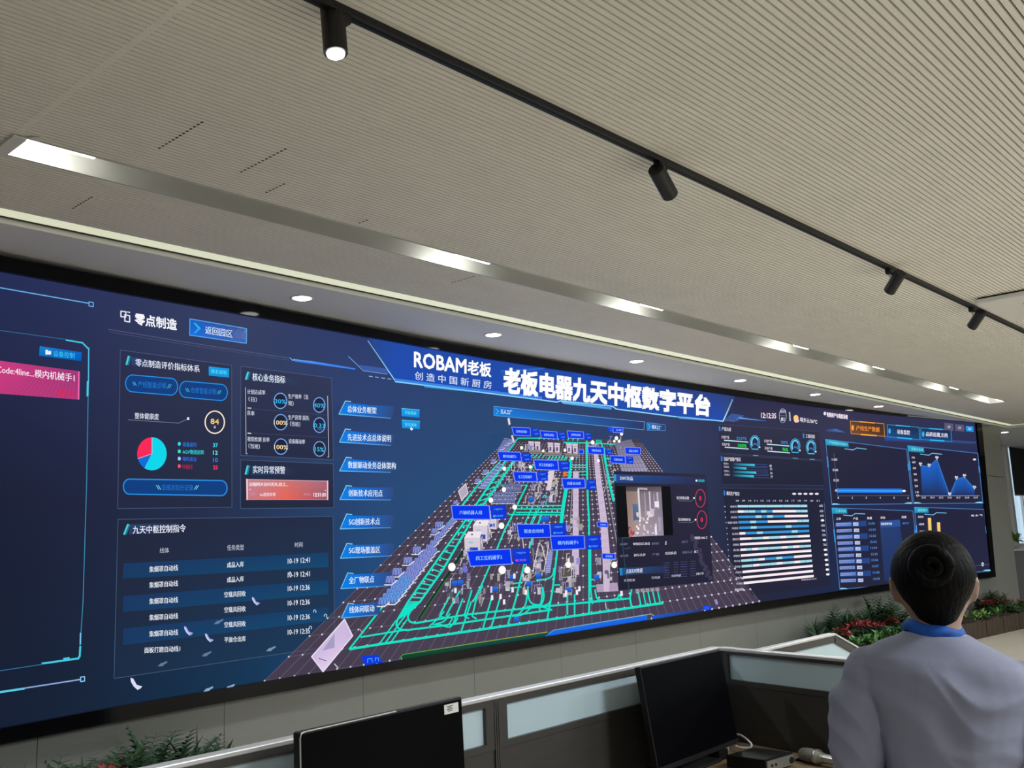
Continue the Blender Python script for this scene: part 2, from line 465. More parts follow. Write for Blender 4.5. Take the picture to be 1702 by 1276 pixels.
# black lighting track and its four spotlights
TY = atz(1097, 262, H)[1]
t = thing('light_track', (5, TY, H), 'long black lighting track fixed across the slatted ceiling', 'track')
mb = MB(); mb.box((-1.5, TY - 0.02, H - 0.028), (14, TY + 0.02, H)); bevel(link('rail', mb.mesh('rail', MT['blackmetal']), t), 0.003)
mb = MB(); mb.box((-1.5, TY - 0.006, H - 0.0295), (14, TY + 0.006, H - 0.0275)); link('slot', mb.mesh('slot', MT['black']), t)
def spotlight(px_base, px0, px1, depth_k, label, lit):
    """px_base on the track, px0/px1 the back and front ends of the barrel"""
    b = atz(*px_base, H)
    t = thing('track_spotlight', (b[0], TY, H - 0.028), label, 'spotlight', 'spotlights on the black track')
    mb = MB(); mb.box((b[0] - 0.035, TY - 0.019, H - 0.06), (b[0] + 0.035, TY + 0.019, H - 0.0285)); bevel(link('adapter', mb.mesh('adapter', MT['blackmetal']), t), 0.004)
    p0, p1 = depth_k
    P0, P1 = np.array(p0), np.array(p1)
    ax = _n(P1 - P0)
    mid = P0 + (P1 - P0) * 0.12
    mb = MB(); mb.tube([(b[0], TY, H - 0.055), (b[0], TY, H - 0.085), mid + (np.array([b[0], TY, H - 0.085]) - mid) * 0.25, mid], [0.009, 0.008, 0.007, 0.007], 10); link('arm', mb.mesh('arm', MT['alu']), t)
    L = np.linalg.norm(P1 - P0)
    mb = MB(); mb._lathe(P0, ax, [(0, 0.0), (0, 0.037), (0.004, 0.0405), (L - 0.003, 0.0405), (L, 0.039), (L, 0.031), (L - 0.008, 0.030)], 32, 0, False); link('barrel', mb.mesh('barrel', MT['blackmetal']), t)
    mb = MB()
    if lit: mb._lathe(P0, ax, [(L - 0.006, 0.031), (L + 0.006, 0.029), (L + 0.012, 0.02), (L + 0.014, 0.0)], 28, 0, True)
    else: mb._lathe(P0, ax, [(L - 0.006, 0.031), (L - 0.004, 0.0)], 28, 0, True)
    link('lens', mb.mesh('lens', MT['lamp']), t)
    ld = bpy.data.lights.new('spot_beam', 'SPOT'); ld.energy = 30; ld.spot_size = math.radians(50); ld.spot_blend = 0.5; ld.shadow_soft_size = 0.03
    lo = bpy.data.objects.new('spot_beam', ld); COL.objects.link(lo); lo.location = P1 + ax * 0.02
    lo.rotation_euler = Vector(ax).to_track_quat('-Z', 'Y').to_euler()
def onray(px, py, ref, dd=0.0):
    """point on the pixel ray at the depth of ref plus dd"""
    dep = -(ROT.T @ (np.array(ref) - EYE))[2] + dd
    return atdepth(px, py, dep)
b = np.array([atz(568, 8, H)[0], TY, H - 0.09]); spotlight((568, 8), None, None, (onray(552, 14, b, .02), onray(558, 89, b, -.02)), 'lit black track spotlight pointing straight down, nearest the camera', True)
b = np.array([atz(1097, 262, H)[0], TY, H - 0.09]); spotlight((1097, 262), None, None, (onray(1090, 280, b, -.05), onray(1114, 324, b, .08)), 'black track spotlight tilted to the right, second from the camera', False)
b = np.array([atz(1482, 441, H)[0], TY, H - 0.09]); spotlight((1482, 441), None, None, (onray(1497, 453, b, -.05), onray(1478, 484, b, .07)), 'black track spotlight tilted left, third from the camera', False)
b = np.array([atz(1619, 506, H)[0], TY, H - 0.09]); spotlight((1619, 506), None, None, (onray(1632, 518, b, -.05), onray(1615, 543, b, .07)), 'black track spotlight farthest along the track beside the ceiling cassette', False)

# ceiling cassette of the air conditioning, cut by the frame
a0, a1 = atz(1644, 502, H - .05), atz(1689, 493, H - .05)
t = thing('air_conditioner', (a0[0] + .3, a0[1] - .3, H - 0.05), 'white ceiling air conditioner cassette at the right edge beside the track', 'air conditioner')
mb = MB(); mb.box((a0[0] - .02, a0[1] - 0.95, H - 0.055), (a0[0] + 0.93, a0[1] + 0.10, H - 0.012)); bevel(link('panel', mb.mesh('panel', MT['white']), t), 0.012)
mb = MB(); mb.box((a0[0] + 0.0, a0[1] - 0.93, H - 0.013), (a0[0] + 0.91, a0[1] + 0.08, H - 0.0005)); link('shadow_gap', mb.mesh('shadow_gap', MT['black']), t)
mb = MB()
for k in range(9): mb.box((a0[0] + 0.25, a0[1] - 0.70 + k * 0.06, H - 0.06), (a0[0] + 0.68, a0[1] - 0.665 + k * 0.06, H - 0.054))
link('grille', mb.mesh('grille', MT['cabinet']), t)
# ------------------------------------------------------------------ the LED video wall
MT['glow'] = bpy.data.materials.new('display_pixels')
MT['glow'].use_nodes = True
_nt = MT['glow'].node_tree; _p = _nt.nodes['Principled BSDF']
_at = _nt.nodes.new('ShaderNodeAttribute'); _at.attribute_name = 'Col'
_nt.links.new(_at.outputs['Color'], _p.inputs['Emission Color'])
_p.inputs['Emission Strength'].default_value = 1.0
_p.inputs['Base Color'].default_value = (0.0, 0.0, 0.0, 1)
_p.inputs['Roughness'].default_value = 0.45
_p.inputs['Specular IOR Level'].default_value = 0.03

D_PANEL = 0.060
_mx = np.linspace(-80, 1670, 60)
_mw = on_wall(_mx, np.full(60, 800.0), D_PANEL)
_md = np.linalg.norm(np.diff(_mw[:, :2], axis=0), axis=1) / np.diff(_mx)
def metres_per_px(x):
    return float(np.interp(x, (_mx[1:] + _mx[:-1]) / 2, _md))
class Gfx:
    """graphics shown on the display, laid on its curved surface"""
    step = 6e-6
    def __init__(self, layer=1, d=None):
        self.d = D_PANEL + layer * 0.004 if d is None else d
        self.vp, self.dd, self.c, self.f = [], [], [], []
    def _put(self, pts, cols, faces, seg=0.0):
        o = sum(len(a) for a in self.vp)
        pts = np.asarray(pts, float)
        self.vp.append(pts); self.dd.append(np.full(len(pts), self.d))
        cols = np.asarray(cols, float)
        if cols.ndim == 1: cols = np.tile(cols, (len(pts), 1))
        self.c.append(cols)
        self.f += [[o + i for i in q] for q in faces]
        self.d += self.step + seg * seg / 45.0      # clear of the chord that a flat facet cuts across the arc
        return self
    def quad(self, p, cols, nx=None, ny=None):
        """p: TL, TR, BR, BL; cols: one colour or four"""
        p = np.asarray(p, float)
        cols = np.asarray(cols, float)
        if cols.ndim == 1: cols = np.tile(cols, (4, 1))
        wpx = max(abs(p[1][0] - p[0][0]), abs(p[2][0] - p[3][0]), abs(p[0][0] - p[3][0])); mpp = metres_per_px(p[:, 0].max())
        if nx is None: nx = max(1, int(math.ceil(wpx * mpp / 0.12)))
        if ny is None: ny = 1 if np.allclose(cols[0], cols[3]) and np.allclose(cols[1], cols[2]) else max(1, int(np.linalg.norm(p[3] - p[0]) / 45))
        P, Cc, F = [], [], []
        for j in range(ny + 1):
            for i in range(nx + 1):
                u, v = i / nx, j / ny
                w = np.array([(1 - u) * (1 - v), u * (1 - v), u * v, (1 - u) * v])
                P.append(w @ p); Cc.append(w @ cols)
        for j in range(ny):
            for i in range(nx):
                a = j * (nx + 1) + i
                F.append((a, a + nx + 1, a + nx + 2, a + 1))
        return self._put(P, Cc, F, wpx * mpp / nx)
    def rect(self, x0, y0, x1, y1, col):
        return self.quad([(x0, y0), (x1, y0), (x1, y1), (x0, y1)], col)
    def poly(self, pts, col):
        xs = [q[0] for q in pts]
        return self._put(pts, col, [tuple(range(len(pts)))[::-1]], (max(xs) - min(xs)) * metres_per_px(max(xs)))
    def line(self, pts, w, col, closed=False, col2=None):
        pts = [np.array(p, float) for p in pts]
        if closed: pts = pts + [pts[0]]
        tot = sum(np.linalg.norm(b - a) for a, b in zip(pts[:-1], pts[1:])); run = 0
        for a, b in zip(pts[:-1], pts[1:]):
            L = np.linalg.norm(b - a)
            if L < 1e-6: continue
            t = (b - a) / L; nn = np.array([-t[1], t[0]]) * w / 2; e = t * w * 0.25
            if col2 is None: cc = col
            else:
                c0 = np.array(col) + (np.array(col2) - np.array(col)) * run / tot
                c1 = np.array(col) + (np.array(col2) - np.array(col)) * (run + L) / tot
                cc = [c0, c1, c1, c0]
            run += L
            self.quad([a - nn - e, b - nn + e, b + nn + e, a + nn - e], cc)
            self.d -= self.step * 0.5
        return self
    def ell(self, cx, cy, rx, ry, col, n=20):
        return self.poly([(cx + rx * math.cos(2 * math.pi * k / n), cy + ry * math.sin(2 * math.pi * k / n)) for k in range(n)], col)
    def ring(self, cx, cy, rx, ry, w, col, a0=0, a1=360, n=36):
        P, F = [], []
        m = max(4, int(n * abs(a1 - a0) / 360))
        for k in range(m + 1):
            a = math.radians(a0 + (a1 - a0) * k / m)
            P += [(cx + rx * math.cos(a), cy + ry * math.sin(a)), (cx + (rx - w) * math.cos(a), cy + (ry - w) * math.sin(a))]
        for k in range(m): F.append((2 * k, 2 * k + 1, 2 * k + 3, 2 * k + 2))
        return self._put(P, col, F)
    def sector(self, cx, cy, rx, ry, a0, a1, col):
        n = max(3, int(abs(a1 - a0) / 10))
        return self.poly([(cx, cy)] + [(cx + rx * math.cos(math.radians(a0 + (a1 - a0) * k / n)), cy + ry * math.sin(math.radians(a0 + (a1 - a0) * k / n))) for k in range(n + 1)], col)
    def pill(self, xl, yl, xr, yr, h, col, edge, w=1.6):
        def outline(g):
            r = h / 2 - g; P = []
            for k in range(13):
                a = math.pi / 2 + math.pi * k / 12; P.append((xl + h / 2 * 0.8 + r * math.cos(a) * 0.8, yl - r * math.sin(a)))
            P = P[::-1]
            Q = []
            for k in range(13):
                a = -math.pi / 2 + math.pi * k / 12; Q.append((xr - h / 2 * 0.8 + r * math.cos(a) * 0.8, yr - r * math.sin(a)))
            return P[::-1], Q
        L, R = outline(0)
        # body as strips between matching points left / right
        self.poly(L[::1], col); self.poly(R, col)
        self.quad([L[0], R[-1], R[0], L[-1]], [col, col, col, col])
        self.line(L, w, edge); self.line(R, w, edge); self.line([L[0], R[-1]], w, edge); self.line([L[-1], R[0]], w, edge)
        return self
    def text(self, s, x0, y0, x1, y1, h0, col, h1=None, bold=0.0, pad=None):
        V, F = glyphs(s, 0.0)
        h1 = h0 if h1 is None else h1
        e = max(h0, h1) * min(bold, 0.055) * 1.5 + (0.03 if h0 < 14 else 0)          # heavier strokes: the same outline struck again slightly aside
        u, v = V[:, 0], V[:, 1]
        kx = 0.45
        offs = [(0, 0)] if e < 0.02 else ([(-e * kx, 0), (e * kx, 0)] if bold < 0.028 else [(-e * kx, -e * .6), (e * kx, -e * .6), (-e * kx, e * .6), (e * kx, e * .6), (0, 0)])
        x0, x1 = x0 + e * kx, x1 - e * kx
        for dx, dy in offs:
            x = x0 + (x1 - x0) * u + dx
            y = (y0 + (y1 - y0) * u) - (v - 0.5) * (h0 + (h1 - h0) * u) + dy
            self._put(np.stack([x, y], 1), col, F)
        return self
    def make(self, name, parent, label=None):
        px = np.concatenate(self.vp); dd = np.concatenate(self.dd); cc = np.concatenate(self.c)
        P = np.zeros((len(px), 3))
        # solve at one depth per part, then slide each vertex to its own tiny depth along its own ray
        base = on_wall(px[:, 0], px[:, 1], self.d)
        b2 = on_wall(px[:, 0], px[:, 1], self.d + 0.01)
        P = base + (b2 - base) * ((dd - self.d) / 0.01)[:, None]
        me = bpy.data.meshes.new(name)
        me.from_pydata([tuple(p) for p in P], [], self.f)
        a = me.color_attributes.new('Col', 'FLOAT_COLOR', 'POINT')
        c4 = np.ones((len(cc), 4), np.float32); c4[:, :3] = cc[:, :3]
        a.data.foreach_set('color', c4.ravel())
        me.materials.append(MT['glow'])
        me.update()
        o = link(name, me, parent)
        if label: o['label'] = label
        return o

_gc = {}
def glyphs(s, bold):
    k = (s, bold)
    if k not in _gc:
        c = bpy.data.curves.new('lettering', 'FONT'); c.body = s; c.resolution_u = 2; c.fill_mode = 'FRONT'; c.offset = bold
        o = bpy.data.objects.new('lettering', c); COL.objects.link(o)
        m = bpy.data.meshes.new_from_object(o)
        V = np.array([v.co[:2] for v in m.vertices]); F = [tuple(p.vertices) for p in m.polygons]
        bpy.data.objects.remove(o); bpy.data.curves.remove(c); bpy.data.meshes.remove(m)
        lo, hi = V.min(0), V.max(0)
        _gc[k] = ((V - lo) / np.maximum(hi - lo, 1e-6), F)
    return _gc[k]
def C(r, g, b, k=1.0):
    return np.array([lin(r) * k, lin(g) * k, lin(b) * k])
WHT = C(240, 243, 255); CYN = C(60, 215, 235); 

vw = thing('video_wall', tuple(on_wall(850, 1080, 0.05)[0]), 'huge curved black framed LED video wall showing blue factory dashboard', 'video wall')

top_in = [(-60, 438), (0, 449), (200, 486), (450, 530), (620, 561), (820, 597.5), (1000, 625), (1220, 657.5), (1367, 677.5), (1479, 690), (1560, 696.5), (1623.5, 702.5)]
bot_in = [(-60, 1221), (0, 1211), (200, 1173.5), (500, 1122), (640, 1097), (800, 1088.6 - 17.5), (1040, 1036), (1200, 1011), (1260, 1001), (1333, 991), (1396, 981.5), (1520, 964), (1648.5, 950)]
bot_in[4] = (640, 1101); bot_in[5] = (820, 1072)
top_out = [(-60, 412), (0, 425), (110, 446), (240, 471), (440, 510), (700, 563), (900, 598), (1100, 632), (1240, 651), (1365, 671), (1484, 687.5), (1552, 694), (1632, 703)]
bot_out = [(-60, 1248), (0, 1237), (200, 1198), (500, 1144), (640, 1116), (1040, 1050), (1200, 1024), (1350, 1000), (1395, 993), (1520, 975), (1655.5, 958.5)]
def edge(tab, x):
    a = np.array(tab); return np.interp(x, a[:, 0], a[:, 1])
# active panel: columns between matching top and bottom pixels (the verticals lean with the perspective)
NU = 100
ut = np.linspace(0, 1, NU + 1)
tx = -60 + (1623.5 + 60) * ut; bx = -60 + (1648.5 + 60) * ut
lean = -16 * (1 - ut) + 25 * ut
bx = tx + np.where(ut < 1, lean, 25)
ty = edge(top_in, tx); by = edge(bot_in, bx)
cols_key = [(-60, (36, 44, 84), (24, 30, 50), (20, 28, 48)), (150, (44, 52, 92), (30, 36, 62), (22, 36, 58)), (400, (56, 64, 98), (38, 50, 82), (20, 52, 82)), (620, (46, 60, 110), (40, 72, 118), (26, 76, 124)),
            (830, (42, 64, 108), (36, 80, 122), (32, 52, 80)), (1100, (48, 56, 100), (44, 62, 96), (40, 44, 66)), (1250, (44, 44, 76), (36, 38, 60), (36, 40, 62)), (1430, (52, 50, 80), (38, 44, 76), (30, 42, 80)), (1630, (46, 50, 86), (34, 48, 88), (28, 40, 74))]
g = Gfx(0); g.d = D_PANEL
NV = 10
P, Cc, F = [], [], []
kx = [k[0] for k in cols_key]
for j in range(NV + 1):
    v = j / NV
    for i in range(NU + 1):
        P.append((tx[i] + (bx[i] - tx[i]) * v, ty[i] + (by[i] - ty[i]) * v))
        c3 = []
        for ch in range(3):
            a = np.interp(tx[i], kx, [k[1][ch] for k in cols_key]); b = np.interp(tx[i], kx, [k[2][ch] for k in cols_key]); c = np.interp(tx[i], kx, [k[3][ch] for k in cols_key])
            c3.append(lin(a + (b - a) * v * 2 if v < .5 else b + (c - b) * (v * 2 - 1)))
        Cc.append(c3)
for j in range(NV):
    for i in range(NU):
        a = j * (NU + 1) + i; F.append((a, a + NU + 1, a + NU + 2, a + 1))
g._put(P, Cc, F); g.make('display_panel', vw)
# bezel: front ring 1 cm proud of the panel, with its outer edge back to the wall
def ring_pts(tab_t, tab_b, n, xl_t, xr_t, xr_b):
    t = [(x, edge(tab_t, x)) for x in np.linspace(xl_t, xr_t, n)]
    b = [(x, edge(tab_b, x)) for x in np.linspace(xl_t - 16, xr_b, n)]
    return t, b
n = 90
to, bo = ring_pts(top_out, bot_out, n, -58, 1632, 1655.5)
ti, bi = ring_pts(top_in, bot_in, n, -57, 1623.5, 1648.5)
DB = D_PANEL + 0.035
A = on_wall(*np.array(to).T, DB); B = on_wall(*np.array(ti).T, DB); A0 = on_wall(*np.array(to).T, 0.0)
A0[:, :2] = A[:, :2] + (A0[:, :2] - A[:, :2]); 
Cb = on_wall(*np.array(bi).T, DB); Db = on_wall(*np.array(bo).T, DB)
def inward(Pts):
    """the same points pushed back onto the wall plan (straight towards the wall)"""
    L1, L0 = plan_at(DB), plan_at(0.002)
    q = Pts.copy(); q[:, 0] = np.interp(Pts[:, 0], L1[:, 0], L0[:, 0]); q[:, 1] = np.interp(q[:, 0], L0[:, 0], L0[:, 1]); return q
mb = MB()
for S, T, flip in ((A, B, False), (Cb, Db, False)):
    for i in range(n - 1): mb.add([S[i], S[i + 1], T[i + 1], T[i]], [(3, 2, 1, 0)])
for S in (A, Db):
    Q = inward(S)
    for i in range(n - 1): mb.add([S[i], S[i + 1], Q[i + 1], Q[i]], [(0, 1, 2, 3)])
for S in (B, Cb):
    Q = inward(S)
    for i in range(n - 1): mb.add([S[i], S[i + 1], Q[i + 1], Q[i]], [(3, 2, 1, 0)])
# right-hand stile
m = 24
xo = [to[-1]] + [(to[-1][0] + (bo[-1][0] - to[-1][0]) * k / m, to[-1][1] + (bo[-1][1] - to[-1][1]) * k / m) for k in range(1, m + 1)]
xi = [ti[-1]] + [(ti[-1][0] + (bi[-1][0] - ti[-1][0]) * k / m, ti[-1][1] + (bi[-1][1] - ti[-1][1]) * k / m) for k in range(1, m + 1)]
S, T = on_wall(*np.array(xi).T, DB), on_wall(*np.array(xo).T, DB)
Q, Qi = inward(T), inward(S)
for i in range(m):
    mb.add([S[i], T[i], T[i + 1], S[i + 1]], [(3, 2, 1, 0)]); mb.add([T[i], Q[i], Q[i + 1], T[i + 1]], [(3, 2, 1, 0)]); mb.add([S[i], Qi[i], Qi[i + 1], S[i + 1]], [(0, 1, 2, 3)])
link('bezel', mb.mesh('bezel', MT['bezel']), vw)
# pale trim over the top right corner of the frame
mb = MB()
tr = on_wall(*np.array([(1508, 691.5), (1545, 694.8), (1590, 699), (1624, 702.2)]).T, DB + 0.004); tr2 = on_wall(*np.array([(1508, 690.0), (1545, 693.2), (1590, 697.4), (1624, 700.6)]).T, DB + 0.004)
for i in range(3): mb.add([tr[i], tr[i + 1], tr2[i + 1], tr2[i]], [(0, 1, 2, 3)])
link('corner_trim', mb.mesh('corner_trim', MT['alu_light']), vw, )

# ---- left neighbouring window
g = Gfx(1)
LB, LC, LD = C(105, 175, 230), C(70, 200, 225), C(55, 105, 150)
g.line([(-40, 471), (0, 478), (148, 504)], 1.8, LB); g.line([(148, 501.5), (155, 502.7), (155, 509.5), (148, 508.3)], 1.6, LB, True)
g.line([(-40, 542), (0, 549), (110, 564)], 1.2, LD); g.line([(110, 565), (137, 569.5), (147.5, 580)], 2.4, LC)
g.line([(147.5, 578), (147, 636)], 2.0, C(80, 185, 220)); g.line([(146, 634), (145.5, 658)], 3.4, C(80, 200, 230)); g.line([(146.5, 658), (144, 800), (138, 1000), (132, 1090)], 1.5, C(60, 130, 170))
g.line([(134, 1052), (133.5, 1070)], 2.4, C(120, 200, 235)); g.line([(133.5, 1074), (132.5, 1090), (130, 1094), (70, 1102.5)], 3.2, LC); g.line([(-40, 1120), (0, 1114.5), (72, 1103.5)], 1.4, C(50, 110, 150))
g.line([(106, 1094.5), (115, 1093.3)], 3, LC)
g.line([(-40, 1156), (0, 1150), (40, 1144)], 3.4, C(90, 205, 230)); g.line([(40, 1143.5), (133, 1129)], 2.2, C(140, 170, 220)); g.line([(134, 1125), (140.5, 1124), (140.5, 1131.5), (134, 1132.5)], 1.8, C(130, 195, 240), True)
g.make('neighbour_window', vw)
g = Gfx(2)
g.quad([(66, 575), (136, 585.5), (135, 600), (65, 591)], [C(20, 130, 210), C(0, 105, 200), C(0, 90, 185), C(0, 110, 190)])
g.rect(75.5, 583, 85, 589, C(235, 240, 250)); g.rect(75.5, 581.3, 80, 583.3, C(235, 240, 250)); g.text('设备控制', 88.5, 587.5, 124, 591, 9.5, C(60, 200, 245), bold=.01)
g.make('control_button', vw)
g = Gfx(2)
g.quad([(-40, 594), (133, 617), (132, 664), (-40, 651)], [C(215, 60, 130), C(160, 55, 120), C(175, 60, 125), C(195, 55, 125)])
for k in range(14): g.line([(20 + k * 8, 657 + k * .5), (62 + k * 5.2, 612 + k * .7)], .5, C(150, 45, 105))
g.line([(131, 618), (130.5, 663)], 2.6, C(235, 100, 170))
g.text('mailCode:4line...模内机械手1', -26, 610.5, 124, 628, 13.5, C(255, 235, 250), bold=.012); g.text('运行中', 96, 652.5, 123.5, 655.5, 10.5, C(235, 25, 60), bold=.012); g.ell(122, 641, 1.3, 1.5, C(235, 40, 80))
g.make('alarm_card', vw)

# ---- header of the main window
g = Gfx(1)
hl = C(85, 92, 128)
g.line([(180, 547), (300, 567), (450, 590.5), (483, 595)], 1.1, hl); g.line([(182, 551.5), (300, 571), (450, 594), (480, 598.5)], .9, C(75, 80, 115))
g.line([(482, 594.5), (487, 599.5)], 1.4, C(110, 170, 230)); g.quad([(487, 596.5), (522, 600.5), (590, 611.5), (487, 599.5)], [C(120, 180, 245), C(75, 140, 240), C(60, 120, 230), C(60, 125, 225)]); g.line([(490, 599.5), (590, 613)], 2.2, C(60, 130, 235))
g.line([(579, 592), (604, 616), (643, 621.5)], 1.3, C(110, 150, 210)); g.quad([(596, 606), (640, 612), (651, 621), (606, 615.5)], [C(58, 90, 165)] * 4)
for k in range(4): g.line([(613.5 + k * 10.3, 625 + k * 1.4), (619 + k * 10.3, 625.8 + k * 1.4)], 1.4, C(150, 170, 210))
g.quad([(1204, 697), (1226, 700), (1237, 690), (1216, 687)], [C(55, 85, 150)] * 4); g.line([(1230, 692), (1224, 697)], 1.2, C(90, 120, 180))
g.quad([(1228, 693), (1274, 699), (1274, 700), (1229, 696)], [C(110, 170, 240), C(60, 100, 190), C(60, 100, 190), C(80, 140, 240)])
for k in range(6): g.line([(1205.5 + k * 2.8, 698.3 + k * .3), (1207 + k * 2.8, 698.5 + k * .3)], 1, C(130, 140, 175))
g.make('header_line', vw)
g = Gfx(2)
w = C(225, 228, 240)
g.line([(201, 517), (209, 518), (209, 527), (201, 526)], 2.0, w, True); g.line([(207.5, 523), (215.5, 524.5), (215.5, 535), (207.5, 533.5)], 2.0, w, True); g.line([(211, 518.2), (216, 519)], 1.6, w)
g.text('零点制造', 224, 529.5, 294, 540, 19, C(245, 246, 255), 17.5, bold=.03)
g.make('window_title', vw)
g = Gfx(2)
q = [(315.7, 529.8), (409.8, 546), (409.5, 570.5), (315.2, 556.7)]
g.quad(q, [C(25, 95, 195), C(62, 80, 140), C(62, 92, 160), C(15, 110, 225)])
for k in range(8):
    x = 384 + k * 3.3; g.line([(x, 567.5 + (x - 384) * .14 - 3), (min(x + 14, 409), 544 + (min(x + 14, 409) - 400) * .16)], .5, C(110, 130, 190)); 
    g.line([(x - 4, 546 + (x - 400) * .16 + 2), (min(x + 8, 409), 560 + k * 1.2)], .5, C(100, 120, 185))
g.line(q, 1.5, C(85, 165, 240), True)
g.quad([(321, 536), (325, 536.7), (334, 546), (329, 545.4)], C(40, 185, 235)); g.quad([(329, 545.4), (334, 546), (325, 554), (321, 553.5)], C(30, 165, 225))
g.text('返回园区', 341, 548, 386.5, 555, 12.5, C(225, 238, 255), bold=.012)
g.make('return_button', vw, 'blue button reading back to campus')

# title banner
g = Gfx(1)
bb = C(34, 76, 168); b2 = C(28, 74, 176); b3 = C(46, 66, 128)
def tt(x): return edge(top_in, x) + 0.3
def bt(x): return np.interp(x, [657, 900, 1020, 1202], [634.3, 664.3, 678, 700])
g.quad([(612, tt(612)), (657, tt(657)), (657, bt(657)), (634, 600)], [C(40, 70, 140), bb, b2, C(40, 75, 150)])
xs_ = [657, 740, 830, 950, 1060, 1140, 1202]
for a, b in zip(xs_[:-1], xs_[1:]):
    fa, fb = [bb if x < 1100 else b3 for x in (a, b)]
    g.quad([(a, tt(a)), (b, tt(b)), (b, bt(b)), (a, bt(a))], [fa, fb, b2, b2])
g.quad([(1202, tt(1202)), (1222, tt(1222)), (1219, 664), (1202, 700)], [b3, C(50, 62, 110), C(50, 66, 118), C(40, 76, 150)])
g.quad([(832, 615), (905, 611), (905, 613), (832, 625)], [C(45, 95, 190), C(50, 110, 210), C(45, 95, 190), bb])
e1 = C(140, 215, 250); e2 = C(60, 130, 230)
g.line([(611.5, 566), (634, 599), (657.3, 633.5)], 1.6, C(110, 165, 205), col2=C(150, 225, 250))
g.line([(657, 630.8), (705, 637), (815, 651), (900, 661)], 4.2, e2); g.line([(657, 634), (705, 640), (900, 664.5), (925, 668), (932, 666), (1018, 675), (1024, 679.5), (1120, 692), (1202, 699.8)], 2.0, e1)
g.quad([(705, 640), (770, 648), (797, 652.5), (705, 644)], [C(90, 200, 245), C(130, 220, 245), C(60, 150, 220), C(30, 90, 170)])
g.quad([(932, 667), (1017, 677), (1016, 681), (936, 671)], [C(120, 215, 250), C(90, 180, 240), C(50, 130, 220), C(60, 150, 230)])
g.quad([(1122, 691), (1160, 695.5), (1196, 700), (1130, 696)], [C(110, 190, 245), C(150, 220, 250), C(80, 150, 220), C(60, 120, 200)])
g.line([(1202, 699.5), (1209, 684), (1217.5, 664)], 2.2, C(170, 225, 250), col2=C(110, 150, 200))
o = g.make('title_banner', vw, 'blue banner with bold white platform title')
g = Gfx(2)
g.text('ROBAM', 688, 597, 775.5, 609, 25, C(255, 255, 255), 23, bold=.035)
g.text('老板', 777, 610, 816.5, 615.3, 23.5, C(255, 255, 255), 22.5, bold=.03)
g.text('创 造 中 国 新 厨 房', 689.5, 623.7, 817, 640, 13.5, C(225, 235, 255), 13, bold=.01)
g.text('老板电器九天中枢数字平台', 836.5, 631.3, 1181, 674.8, 41, C(255, 255, 255), 32.5, bold=.048)
g.make('title_lettering', o)
g = Gfx(2)
for q, s in (([(667.5, 678.4), (697.3, 681), (697.3, 694), (667.5, 691.2)], '开始漫游'), ([(667.9, 697.8), (697.8, 700), (697.8, 713), (668.2, 711)], '复位视角')):
    g.quad(q, [C(25, 165, 240), C(20, 150, 230), C(10, 135, 220), C(15, 145, 225)]); g.line([q[0], q[1]], .8, C(90, 210, 245))
    ym = (q[0][1] + q[3][1]) / 2; g.text(s, 673, ym + .4, 692, ym + 2, 5.5, C(110, 230, 245), bold=.01)
g.poly([(683, 709), (687, 713), (684, 715.5), (681.5, 713)], C(230, 235, 245))
g.make('view_button', vw)
g = Gfx(2)
q = [(821, 675), (1071.5, 701), (1070, 714), (821, 690.4)]
g.quad(q, [C(22, 110, 205), C(42, 54, 100), C(38, 52, 96), C(14, 130, 225)]); g.line(q, 1.0, C(85, 150, 215), True)
g.line([(824, 679), (829, 683.5), (824.5, 688)], 1.3, C(60, 190, 240)); g.text('无人工厂', 832, 683.5, 851.5, 685.5, 7.5, WHT, bold=.02)
q = [(1075, 702), (1105.5, 705.7), (1105.5, 715.6), (1075.5, 715)]
g.quad(q, [C(20, 120, 210), C(42, 56, 104), C(42, 56, 104), C(20, 110, 200)]); g.line(q, .8, C(85, 140, 200), True); g.line([(1077.5, 704.5), (1080.5, 708.5), (1078, 712.5)], 1.2, C(60, 190, 240)); g.text('相关工厂', 1083.5, 709, 1099, 711, 6.5, WHT, bold=.02)
g.make('factory_tab', vw)

# ---- left data panels
FR = C(70, 86, 116)
def frame(g, q, fill=None, col=FR, w=1.1):
    if fill is not None: g.quad(q, fill)
    g.line(q, w, col, True)
def accent(g, x0, y0, x1, y1):
    g.quad([(x0, y0), (x0 + 3.2, y0 + .5), (x1 + 3.2, y1 + .5), (x1, y1)], C(70, 205, 225)); g.quad([(x0 + 4, y0 + .6), (x0 + 5.6, y0 + .8), (x1 + 5.6, y1 + .8), (x1 + 4, y1 + .6)], C(35, 120, 150))
g = Gfx(1)
q = [(200, 581.5), (385, 607), (385.5, 842.5), (195.5, 845)]
frame(g, q, [C(42, 46, 78), C(44, 50, 78), C(34, 42, 66), C(34, 40, 64)])
accent(g, 212.5, 591, 208.5, 606); g.quad([(219, 593.5), (262, 599), (262, 613), (218, 607)], [C(45, 70, 120), C(44, 50, 78), C(44, 50, 78), C(40, 60, 110)])
g.text('零点制造评价指标体系', 225, 602, 332, 613, 12.3, C(235, 240, 255), 12, bold=.012)
g.quad([(347, 608.8), (381, 612.5), (381, 627.5), (347, 623.8)], [C(20, 165, 235), C(15, 150, 225), C(10, 140, 220), C(15, 150, 225)]); g.text('体系说明', 351, 616.5, 376.5, 619.5, 7, C(90, 230, 240), bold=.01)
PB, PE, PT = C(14, 62, 128), C(40, 140, 225), C(35, 120, 215)
g.pill(208.6, 637, 295.2, 642.5, 28, PB, PE); g.text('产线智能诊断', 229, 638.3, 277, 641, 10.5, PT); 
g.pill(298.4, 647, 378, 652, 27, PB, PE); g.text('仓库智能诊断', 317, 648, 360, 650.8, 10, PT)
